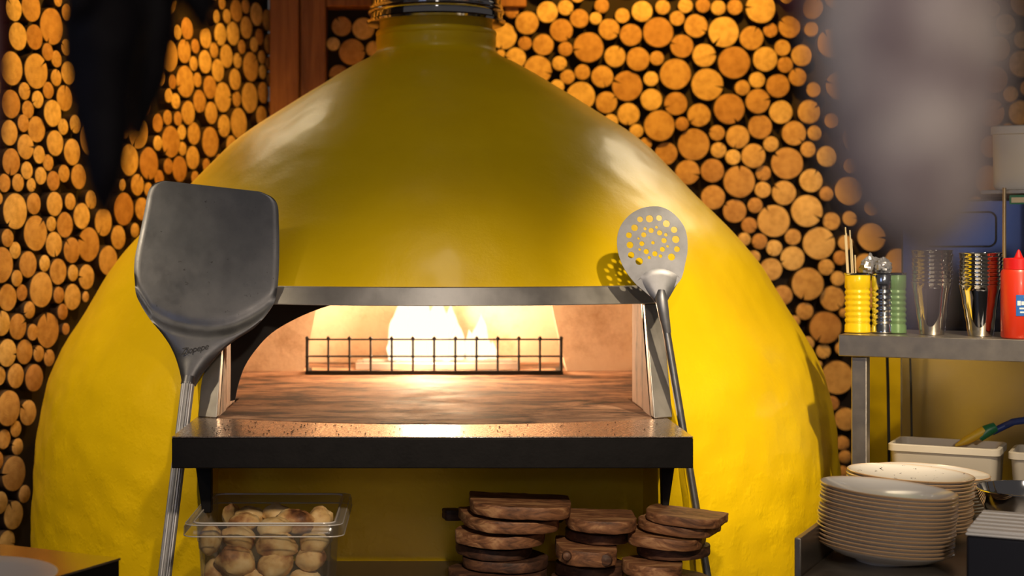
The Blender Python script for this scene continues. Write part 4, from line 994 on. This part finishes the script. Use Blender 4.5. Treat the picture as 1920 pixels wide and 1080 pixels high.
def cyl_patch(a0, a1, z0, z1, r_, n=16):
    mb = MB(); v = []; f = []
    for i in range(n + 1):
        a = math.radians(a0 + (a1 - a0) * i / n)
        for rr_ in (r_, r_ + 0.0006):
            v += [(bc.x + rr_ * math.cos(a), bY + rr_ * math.sin(a), z0), (bc.x + rr_ * math.cos(a), bY + rr_ * math.sin(a), z1)]
    for i in range(n):
        k_ = i * 4; f += [(k_ + 2, k_ + 3, k_ + 7, k_ + 6), (k_, k_ + 4, k_ + 5, k_ + 1), (k_ + 1, k_ + 5, k_ + 7, k_ + 3), (k_, k_ + 2, k_ + 6, k_ + 4)]
    f += [(0, 1, 3, 2), (n * 4, n * 4 + 2, n * 4 + 3, n * 4 + 1)]
    return mb.add(v, f)
lbo = cyl_patch(-119, -40, zl0, zl1, br_ + 0.0004).build('bottle_label', M['blue_label'], bo)
hz = zl1 - zl0
for a0, a1, za, zb in [(-92, -82, .50, .72), (-80, -70, .52, .70), (-67, -56, .50, .72), (-53, -44, .52, .7), (-41, -30, .5, .72), (-72, -40, .86, .96), (-86, -70, .32, .40), (-66, -50, .32, .40), (-84, -60, .14, .22), (-56, -42, .14, .22)]:
    cyl_patch(a0 - 23, a1 - 23, zl0 + hz * za, zl0 + hz * zb, br_ + 0.0012, 4).build('print_mark', M['ink_white'], lbo)

# ------------------------------------------------------------------ logs in the walls
EXTRA = []
Rw = []   # back wall: px, py, radius in px
def addR(lst, ox, oy, s):
    for x, y, r in lst: Rw.append((ox + x / s, oy + y / s, r / s))
addR([(80,40,43),(203,85,43),(310,65,64),(426,42,43),(510,102,43),(557,30,43),(652,32,42),(738,45,43),(833,40,45),(975,48,87),(0,105,50),(120,157,65),(243,195,65),(402,182,88),(618,143,68),(770,180,92),(538,257,67),(930,212,69),(1040,167,43),
 (1140,150,65),(3,268,88),(160,318,64),(287,333,68),(397,325,43),(663,310,68),(828,352,93),(1003,333,71),(1105,267,47),(1115,365,47),(1215,310,62),(87,432,66),(230,482,88),(363,443,43),(502,415,90),(683,475,93),(958,450,46),(875,495,46),
 (1075,483,68),(1185,435,52),(-30,540,84),(110,577,66),(362,562,66),(503,582,67),(960,570,71),(798,612,92),(1095,630,70),(1250,630,68),(233,645,65),(633,647,67),(402,712,90),(535,697,42),(280,735,42),(978,715,70),(735,747,45),(848,770,69),
 (605,812,92),(1165,750,71),(1283,748,43),(1035,808,46),(740,845,45),(335,805,40),(450,862,65),(820,885,45),(935,878,70),(1247,840,45),(1350,880,60),(1130,918,93),(565,970,75),(705,960,68),(995,973,46),(855,1022,92),(1265,1015,68),(140,680,45)], 1100, 0, 3)
addR([(305,147,60),(420,160,65),(262,253,42),(367,305,78),(480,275,46),(285,420,58),(1262,68,42),(1345,125,68),(1213,205,78),(1457,72,65),(1575,53,47),(1548,165,70),(1667,105,66),(1337,247,42),(1440,243,66),(1565,277,45),(1278,325,60),(1525,357,45),
 (1410,390,82),(1568,435,45),(1655,405,45),(1520,482,42),(420,370,40),(1200,300,30),(235,150,0)], 540, 0, 3)
addR([(170,210,70),(450,168,47),(568,185,70),(293,287,68),(407,255,47),(695,287,92),(513,343,94),(375,368,47),(840,345,55),(430,458,45),(623,433,47),(345,445,38),(515,495,47),(768,467,94),(620,553,70),(400,545,38),(885,550,42),(500,615,66),
 (808,603,47),(875,667,42),(700,698,94),(848,780,72),(565,760,60),(688,852,50),(630,905,34),(905,860,26),(800,945,93),(705,1030,42),(795,1075,46),(895,1060,38),(805,190,42)], 1280, 300, 3)
addR([(305,400,147),(150,285,34),(265,610,62),(380,745,98),(350,945,62),(372,1062,60),(170,420,24)], 1500, 620, 4.5)
Rw += [(1915,75,17),(1913,120,26),(1892,176,16),(1924,166,15),(1913,211,24),(1870,91,24),(1862,150,26),(1858,211,27),(1885,45,20),(1578,884,12),(1570,906,10)]
Rw = [r_ for r_ in Rw if r_[2] > 3]
Lw = []
def addL(lst, ox, oy, s):
    for x, y, r in lst: Lw.append((ox + x / s, oy + y / s, r / s))
addL([(70,50,75),(175,40,85),(320,0,40),(95,205,82),(195,210,78),(297,150,107),(380,70,50),(440,80,45),(262,293,55),(370,265,50),(325,333,50),(75,385,105),(195,400,105),(320,437,52),(378,410,70),(130,520,55),(275,502,52),(218,562,54),(75,580,85),(365,553,78),
 (165,615,53),(290,638,80),(120,693,53),(210,730,80),(55,745,75),(360,712,52),(410,700,55),(140,830,78),(308,807,78),(213,870,54),(400,858,78),(60,915,80),(277,923,52),(153,960,52),(228,992,52),(360,978,52),(100,1025,52),(440,990,75),(15,1045,60),(300,1055,72),
 (185,1080,50),(800,420,85),(745,520,50),(800,583,70),(722,620,65),(775,747,98),(730,895,98),(830,920,95),(700,740,40),(765,1035,65),(680,1040,35),(1000,180,45),(1055,160,65),(1250,15,40),(1330,60,65),(1385,35,45),(1440,80,68),(1275,95,45),(1215,95,40),
 (1508,113,65),(1240,190,68),(1310,190,70),(1385,155,65),(1465,215,52),(1510,245,62),(1150,215,60),(1040,288,70),(1090,262,45),(1200,283,45),(1280,315,68),(1355,260,45),(1427,250,45),(1148,348,68),(1475,325,42),(1520,357,42),(1085,357,45),(1340,340,45),
 (1225,395,66),(1410,372,88),(1480,400,42),(1523,447,42),(1040,457,95),(1110,450,47),(1315,447,63),(1175,490,68),(1485,520,62),(1405,550,90),(1258,547,88),(1340,560,50),(975,460,45),(985,565,47),(945,540,45),(1120,570,68),(1185,635,66),(1527,612,42),
 (1475,655,62),(1055,637,70),(940,662,47),(995,667,45),(890,690,55),(1343,688,90),(1258,708,66),(1028,742,45),(1095,748,68),(960,798,93),(880,805,47),(1185,798,88),(1305,815,55),(1410,770,40),(1030,835,43),(1090,887,68),(940,935,47),(1015,950,75),
 (1230,900,35),(1165,930,40),(900,1000,50),(1095,1000,40),(835,1065,40)], 0, 0, 3)
addL([(0,15,45),(78,108,105),(185,30,70),(300,35,78),(398,55,50),(512,45,58),(455,133,77),(585,170,82),(705,95,97),(790,95,70),(205,220,105),(285,160,50),(372,185,77),(670,255,70),(755,215,42),(43,262,53),(85,328,52),(305,292,75),(397,327,75),(505,295,100),
 (10,410,107),(158,407,78),(252,402,52),(605,385,92),(325,447,77),(402,455,50),(88,483,52),(480,478,73),(45,600,80),(128,565,52),(228,552,104),(322,580,52),(415,593,78),(465,590,35),(158,663,53),(345,675,52),(15,735,78),(93,755,78),(180,787,52),
 (280,772,104),(358,770,38),(35,910,82),(145,900,72),(225,912,52),(272,930,50),(0,1030,60),(85,1035,72),(190,1045,80)], 0, 360, 3)
addL([(50,145,105),(150,165,75),(95,265,55),(30,310,58),(100,345,55),(75,505,108),(-5,440,60),(110,620,60),(10,680,70),(70,720,90),(45,880,75),(5,990,50)], 0, 720, 3)

def log_mesh(kind, seed):
    rr = random.Random(seed); n = 40; notches = []
    if kind == 'crack': notches = [(rr.uniform(0, 2 * PI), rr.uniform(0.3, 0.68), rr.uniform(0.06, 0.12))]
    ang = [2 * PI * i / n for i in range(n)]; prof = []
    ang0 = notches[0][0] if notches else 0
    for i in range(n):
        a = ang0 + 2 * PI * (i + 0.5) / n - 0.0
        r = 1 + 0.035 * noise.noise(Vector((math.cos(a) * 1.2 + seed * 3.1, math.sin(a) * 1.2, 0.0)))
        prof.append((a, r))
    pts = [(math.cos(a) * r, math.sin(a) * r) for a, r in prof]
    if notches:
        a0_, dep, wd = notches[0]; wob = rr.uniform(-0.06, 0.06)
        ia = (math.cos(a0_ + wob) * (1 - dep), math.sin(a0_ + wob) * (1 - dep))
        mid = lambda sgn: (math.cos(a0_ + sgn * wd * 0.55) * (1 - dep * 0.45), math.sin(a0_ + sgn * wd * 0.55) * (1 - dep * 0.45))
        e1 = (math.cos(a0_ - wd), math.sin(a0_ - wd)); e2 = (math.cos(a0_ + wd), math.sin(a0_ + wd))
        pts = pts[1:-1]; pts = pts + [e1, mid(-1), ia, mid(1), e2]
    m_ = len(pts); v = []; f = []; mi = []
    for zz, s_ in ((-1.0, 1.0), (-0.02, 1.0), (0.0, 0.965)):
        v += [(x * s_, y * s_, zz) for x, y in pts]
    mb = MB()
    sides = []
    for j in (0, 1):
        for i in range(m_): sides.append((j * m_ + i, j * m_ + (i + 1) % m_, (j + 1) * m_ + (i + 1) % m_, (j + 1) * m_ + i))
    mb.add(v, sides[:m_], 1); k_ = 0
    mb.f += sides[m_:]; mb.mi += [1] * m_
    mb.f.append([2 * m_ + i for i in range(m_)]); mb.mi.append(0)
    mb.f.append([i for i in range(m_)][::-1]); mb.mi.append(1)
    o = mb.build('log', [M['log'], M['bark']], local=True, smooth=True, angle=30)
    me = o.data; bpy.data.objects.remove(o, do_unlink=True)
    return me, (ang0 if notches else None)
LOGS = [log_mesh('crack', s_) for s_ in range(8)] + [log_mesh('plain', s_ + 40) for s_ in range(8)]
ML = Matrix((LD * -1, Vector((0, 0, 1)), LN)).transposed().to_4x4()       # log x runs along the wall, z out of it
MR = Matrix((Vector((1, 0, 0)), Vector((0, 0, 1)), Vector((0, -1, 0)))).transposed().to_4x4()
records = []
def place(px, py, rpx, wall):
    if wall == 'R':
        c_ = at(px, py, WY - 0.02); r_ = rpx / F * (WY - 0.02); base = MR
    else:
        d = Vector(((px - VX) / F, 1, -(py - VY) / F)); o3 = Vector((0, 0, CZ)); p0 = LO + LN * 0.0
        t = (p0 - o3).dot(LN) / d.dot(LN); c_ = o3 + d * t; r_ = rpx / F * c_.y; base = ML
    return c_, r_, base
rl = random.Random(77)
for wall, lst in (('L', Lw), ('R', Rw)):
    pl = []
    for px, py, rp_ in lst:
        c_, r_, base = place(px, py, rp_, wall); pl.append([c_, r_, px, py])
    # keep neighbours from cutting into each other
    for it in range(25):
        for i in range(len(pl)):
            for j in range(i + 1, len(pl)):
                d = pl[j][0] - pl[i][0]; L_ = d.length; s_ = pl[i][1] + pl[j][1]
                if 1e-6 < L_ < s_ * 0.975:
                    if L_ < s_ * 0.55: 
                        sm = i if pl[i][1] < pl[j][1] else j; pl[sm][1] *= 0.93
                    mv = d / L_ * (s_ - L_) * 0.25; pl[j][0] = pl[j][0] + mv; pl[i][0] = pl[i][0] - mv
                    pl[i][1] -= (s_ - L_) * 0.02; pl[j][1] -= (s_ - L_) * 0.02
    pl.sort(key=lambda q_: -q_[1])
    for i in range(len(pl)):
        for j in range(i):
            L_ = (pl[j][0] - pl[i][0]).length
            if L_ < pl[i][1] + pl[j][1]: pl[i][1] = max(0.011, min(pl[i][1], L_ - pl[j][1]))
    pl = [q_ for q_ in pl if q_[1] > 0.0115]
    for c_, r_, px, py in pl:
        big = r_ > 0.045; idx = rl.randrange(8) if rl.random() < (0.65 if big else 0.3) else 8 + rl.randrange(8)
        me, ca = LOGS[idx]; o = bpy.data.objects.new('log', me); COL.objects.link(o)
        nrm_ = Vector((0, -1, 0)) if wall == 'R' else LN; base = MR if wall == 'R' else ML
        outp = rl.uniform(-0.012, 0.014) * (1.0 if wall == 'R' else 0.4)
        rz = rl.uniform(-PI, PI)
        m_ = base @ Matrix.Rotation(rz, 4, 'Z') @ Matrix.Diagonal((r_ * 0.985, r_ * 0.985, 0.035 + outp, 1))
        m_.translation = c_ + nrm_ * outp; o.matrix_world = m_
        size = 'large' if r_ > 0.052 else ('middling' if r_ > 0.036 else 'small')
        if ca is None: look = 'unsplit'
        else:
            a = (ca + rz) % (2 * PI); dn = ['three', 'two', 'one', 'twelve', 'eleven', 'ten', 'nine', 'eight', 'seven', 'six', 'five', 'four'][int(round(a / (2 * PI) * 12)) % 12]
            look = f'split at {dn} o\'clock'
        if wall == 'L':
            zone = 'angled wall by corner post' if px > 330 else ('angled wall behind dark peppers' if px > 130 else 'angled wall at far left')
        else:
            zone = 'back wall left of flue' if px < 720 else ('back wall right of flue' if px < 1150 else ('back wall above white container' if px > 1840 else 'back wall beside dome'))
        hgt = 'high up' if py < 260 else ('at middle height' if py < 560 else 'low down')
        if ca is None: zone += ', ' + hgt
        records.append((o, f'{size} log end {look}, {zone}', c_.z, wall))
from collections import defaultdict
gr = defaultdict(list)
for r_ in records: gr[r_[1]].append(r_)
def ordw(i): return ORD[i] if i < 20 else 'twenty-' + ORD[i - 20]
for lab, rs in gr.items():
    rs.sort(key=lambda q_: -q_[2])
    for i, (o, _, _, wall) in enumerate(rs):
        extra = '' if len(rs) == 1 else (', topmost such' if i == 0 else (', lowest such' if i == len(rs) - 1 else ', ' + ordw(i) + ' highest such'))
        tag(o, lab[0].upper() + lab[1:] + extra, 'log end', 'log ends of the angled wall' if wall == 'L' else 'log ends of the back wall')
# the rest of the stacked logs, hidden or out of the picture
def pack(wall, taken, x0, x1, z0, z1, seed, ok):
    rr = random.Random(seed); out = []; pts = list(taken)
    for rad in (0.058, 0.045, 0.030):
        for _ in range(1500 if rad > 0.05 else 3000):
            s_, z_ = rr.uniform(x0, x1), rr.uniform(z0, z1)
            if not ok(s_, z_): continue
            if all((s_ - a) ** 2 + (z_ - b_) ** 2 > (rad + c_) ** 2 for a, b_, c_ in pts): pts.append((s_, z_, rad)); out.append((s_, z_, rad))
    return out
tk = [(o.matrix_world.translation.x, o.matrix_world.translation.z, o.matrix_world.to_scale().x * 1.02) for o, _, _, w_ in records if w_ == 'R']
def okR(s_, z_):
    px = VX + s_ / WY * F; py = VY - (z_ - CZ) * F / WY
    if py < 15 and px < 1010: return False
    if s_ < px612 + 0.07: return False
    hidden = abs(px - 818) < 700 and py > 450 or (px > 1490) or py < -5 or (abs(px - 818) < interp([(-50, 90), (100, 90), (165, 190), (260, 340), (380, 460), (480, 540), (600, 620)], py) and py > 60) or (700 < px < 940 and py < 100)
    return hidden
fR = pack('R', tk, -0.2, 2.5, 0.9, 2.75, 3, okR)
tl = [((o.matrix_world.translation - LO).dot(LD), o.matrix_world.translation.z, o.matrix_world.to_scale().x * 1.02) for o, _, _, w_ in records if w_ == 'L']
def okL(s_, z_):
    P_ = LO + LD * s_; px = VX + P_.x / P_.y * F; py = VY - (z_ - CZ) / P_.y * F
    return (px < -20) or py < -12 or (135 < px < 325 and py < 330) or (px > 130 and py > 700)
fL = pack('L', tl, 0.06, 1.75, 0.75, 2.6, 5, okL)
for nm, ff, wall in (('packed_log', fR, 'R'), ('packed_log', fL, 'L')):
    mb = MB()
    for s_, z_, rad in ff:
        me = LOGS[rl.randrange(16)][0]; rz = rl.uniform(-3, 3); outp = rl.uniform(-0.012, 0.012)
        c_ = Vector((s_, WY - 0.02, z_)) if wall == 'R' else LO + LD * s_ + Vector((0, 0, z_))
        nrm_ = Vector((0, -1, 0)) if wall == 'R' else LN
        m_ = (MR if wall == 'R' else ML) @ Matrix.Rotation(rz, 4, 'Z') @ Matrix.Diagonal((rad * 0.97, rad * 0.97, 0.035 + outp, 1)); m_.translation = c_ + nrm_ * outp
        k_ = len(mb.v); mb.v += [m_ @ v_.co for v_ in me.vertices]
        for p_ in me.polygons: mb.f.append([i + k_ for i in p_.vertices]); mb.mi.append(p_.material_index)
    if not ff: continue
    M['log_flat'] = M.get('log_flat') or simple('sawn_wood', (0.60, 0.37, 0.14), 0.75, var=0.2, vscale=12)
    o = mb.build(nm, [M['log_flat'], M['bark']], origin=base_of(mb.v), angle=30)
    tag(o, 'closely packed log ends filling out the ' + ('back wall behind the oven and hanging sausage' if wall == 'R' else 'angled wall behind the hanging peppers'), 'logs', kind='stuff')

# ------------------------------------------------------------------ things hanging close to the lens
def hang(name, path, Y, mat, label, cat, group, seed, wob=0.10, flat=0.8):
    """path: (px, py, half width in px) from the top down"""
    pts = smooth_poly([(a, b_, c_) for a, b_, c_ in path], 6, False); v = []; f = []; n = 24
    for k, (px, py, hw) in enumerate(pts):
        c_ = at(px, py, Y); r_ = max(hw, 1.0) / F * Y
        for i in range(n):
            a = 2 * PI * i / n; rr_ = r_ * (1 + wob * noise.noise(Vector((math.cos(a) * 1.5 + seed, math.sin(a) * 1.5, k * 0.25))))
            v.append((c_.x + rr_ * math.cos(a), c_.y + rr_ * flat * math.sin(a), c_.z))
    for k in range(len(pts) - 1):
        for i in range(n):
            i2 = (i + 1) % n; f.append((k * n + i, k * n + i2, (k + 1) * n + i2, (k + 1) * n + i))
    f.append(list(range(n))[::-1]); f.append([(len(pts) - 1) * n + i for i in range(n)])
    mb = MB().add(v, f); c_ = at(path[-1][0], path[-1][1], Y)
    e_ = empty(name, c_, label, cat, group); mb.build('body', mat, e_)
    t_ = at(path[0][0], path[0][1], Y)
    MB().tube([(t_.x, t_.y, t_.z - 0.004), (t_.x + 0.002, t_.y, t_.z + 0.05), (t_.x, t_.y, 1.98)], 0.0012, 8).build('string', M['cable'], e_)
    return e_
G = 'dark dried peppers hanging near the lens'
hang('dried_pepper', [(215, -60, 8), (205, -20, 60), (195, 60, 80), (192, 150, 64), (195, 240, 50), (196, 320, 38), (196, 375, 20), (195, 405, 3)], 1.02, M['pepper'], 'longest black dried pepper, hanging in front of the angled log wall', 'dried pepper', G, 1.0)
hang('dried_pepper', [(285, -60, 8), (290, -20, 40), (288, 60, 42), (282, 140, 38), (270, 200, 26), (262, 245, 15), (260, 285, 3)], 1.06, M['pepper'], 'second longest black dried pepper, ending beside the longest one', 'dried pepper', G, 4.0)
hang('dried_pepper', [(375, -90, 6), (368, -50, 38), (370, 0, 34), (378, 35, 20), (382, 62, 3)], 1.05, M['pepper'], 'short black dried pepper nearest the corner post', 'dried pepper', G, 7.0)
hang('dried_pepper', [(150, -90, 6), (150, -50, 34), (150, 0, 30), (146, 25, 20), (140, 50, 3)], 0.98, M['pepper'], 'short black dried pepper left of the longest one', 'dried pepper', G, 9.0)
hang('dried_pepper', [(330, -90, 6), (335, -55, 34), (330, -10, 30), (326, 15, 3)], 1.1, M['pepper'], 'small black dried pepper peeping down between two longer ones', 'dried pepper', G, 12.0)
hang('dried_pepper', [(-10, -60, 6), (-14, 0, 24), (-12, 120, 26), (-14, 240, 20), (-16, 330, 10), (-16, 370, 3)], 1.0, M['red_pepper'], 'dark red dried pepper cut off by the left border', 'dried pepper', G, 15.0)
hang('cured_sausage', [(1712, -140, 30), (1708, -90, 150), (1706, 20, 180), (1708, 140, 176), (1712, 250, 164), (1716, 340, 146), (1722, 410, 116), (1728, 455, 72), (1730, 490, 30)], 0.42, M['casing'], 'large pale grey cured sausage hanging blurred close to the lens', 'cured sausage', None, 20.0, 0.05, 1.0)
hang('sausage_end', [(1728, 470, 16), (1728, 500, 32), (1727, 550, 34), (1726, 600, 26), (1726, 630, 4)], 0.42, M['casing'], 'thin grey tail dangling below the large hanging sausage', 'casing tail', None, 22.0, 0.1, 1.0)
hang('dried_pepper', [(1500, -80, 6), (1492, -40, 26), (1490, 0, 26), (1492, 30, 16), (1494, 55, 3)], 0.62, M['red_pepper'], 'blurred dark red pepper beside the large hanging sausage', 'dried pepper', None, 25.0)


# ------------------------------------------------------------------ lower left corner
l0 = at(226, 1046, 2.9); FL_ = frame_at((l0.x, l0.y, 0))
side = empty('side_table', (l0.x, l0.y, 0), 'dark steel side table, only its far corner showing at the bottom left', 'table', rot=(0, 0, -A27))
M['table_steel'] = simple('smooth_dark_steel', (0.45, 0.43, 0.40), 0.16, 1.0, 0.06, 6)
MB().box((-0.65, -0.95, l0.z - 0.004), (0, 0, l0.z), FL_).build('table_top', M['table_steel'], side)
MB().box((-0.648, -0.948, l0.z - 0.12), (-0.002, -0.002, l0.z - 0.005), FL_).build('apron', M['black'], side)
for u_, w_ in ((-0.03, -0.03), (-0.62, -0.03), (-0.03, -0.92), (-0.62, -0.92)):
    MB().box((u_ - 0.015, w_ - 0.015, 0), (u_ + 0.015, w_ + 0.015, l0.z - 0.121), FL_).build('leg', M['steel'], side)
pz = at(0, 1079, 2.6).z
o = MB().lathe([(0.0, 0.003), (0.06, 0.003), (0.066, 0.0), (0.07, 0.0), (0.074, 0.004), (0.13, 0.022), (0.158, pz - l0.z - 0.003), (0.160, pz - l0.z), (0.157, pz - l0.z + 0.001), (0.128, 0.027), (0.07, 0.009), (0.0, 0.008)], 72).build('serving_plate', M['white_pl'], local=True)
o.location = (at(104, 0, 2.6).x - 0.16, 2.6, l0.z + 0.0005); tag(o, 'wide white serving plate on the dark side table, only its rim showing', 'plate')
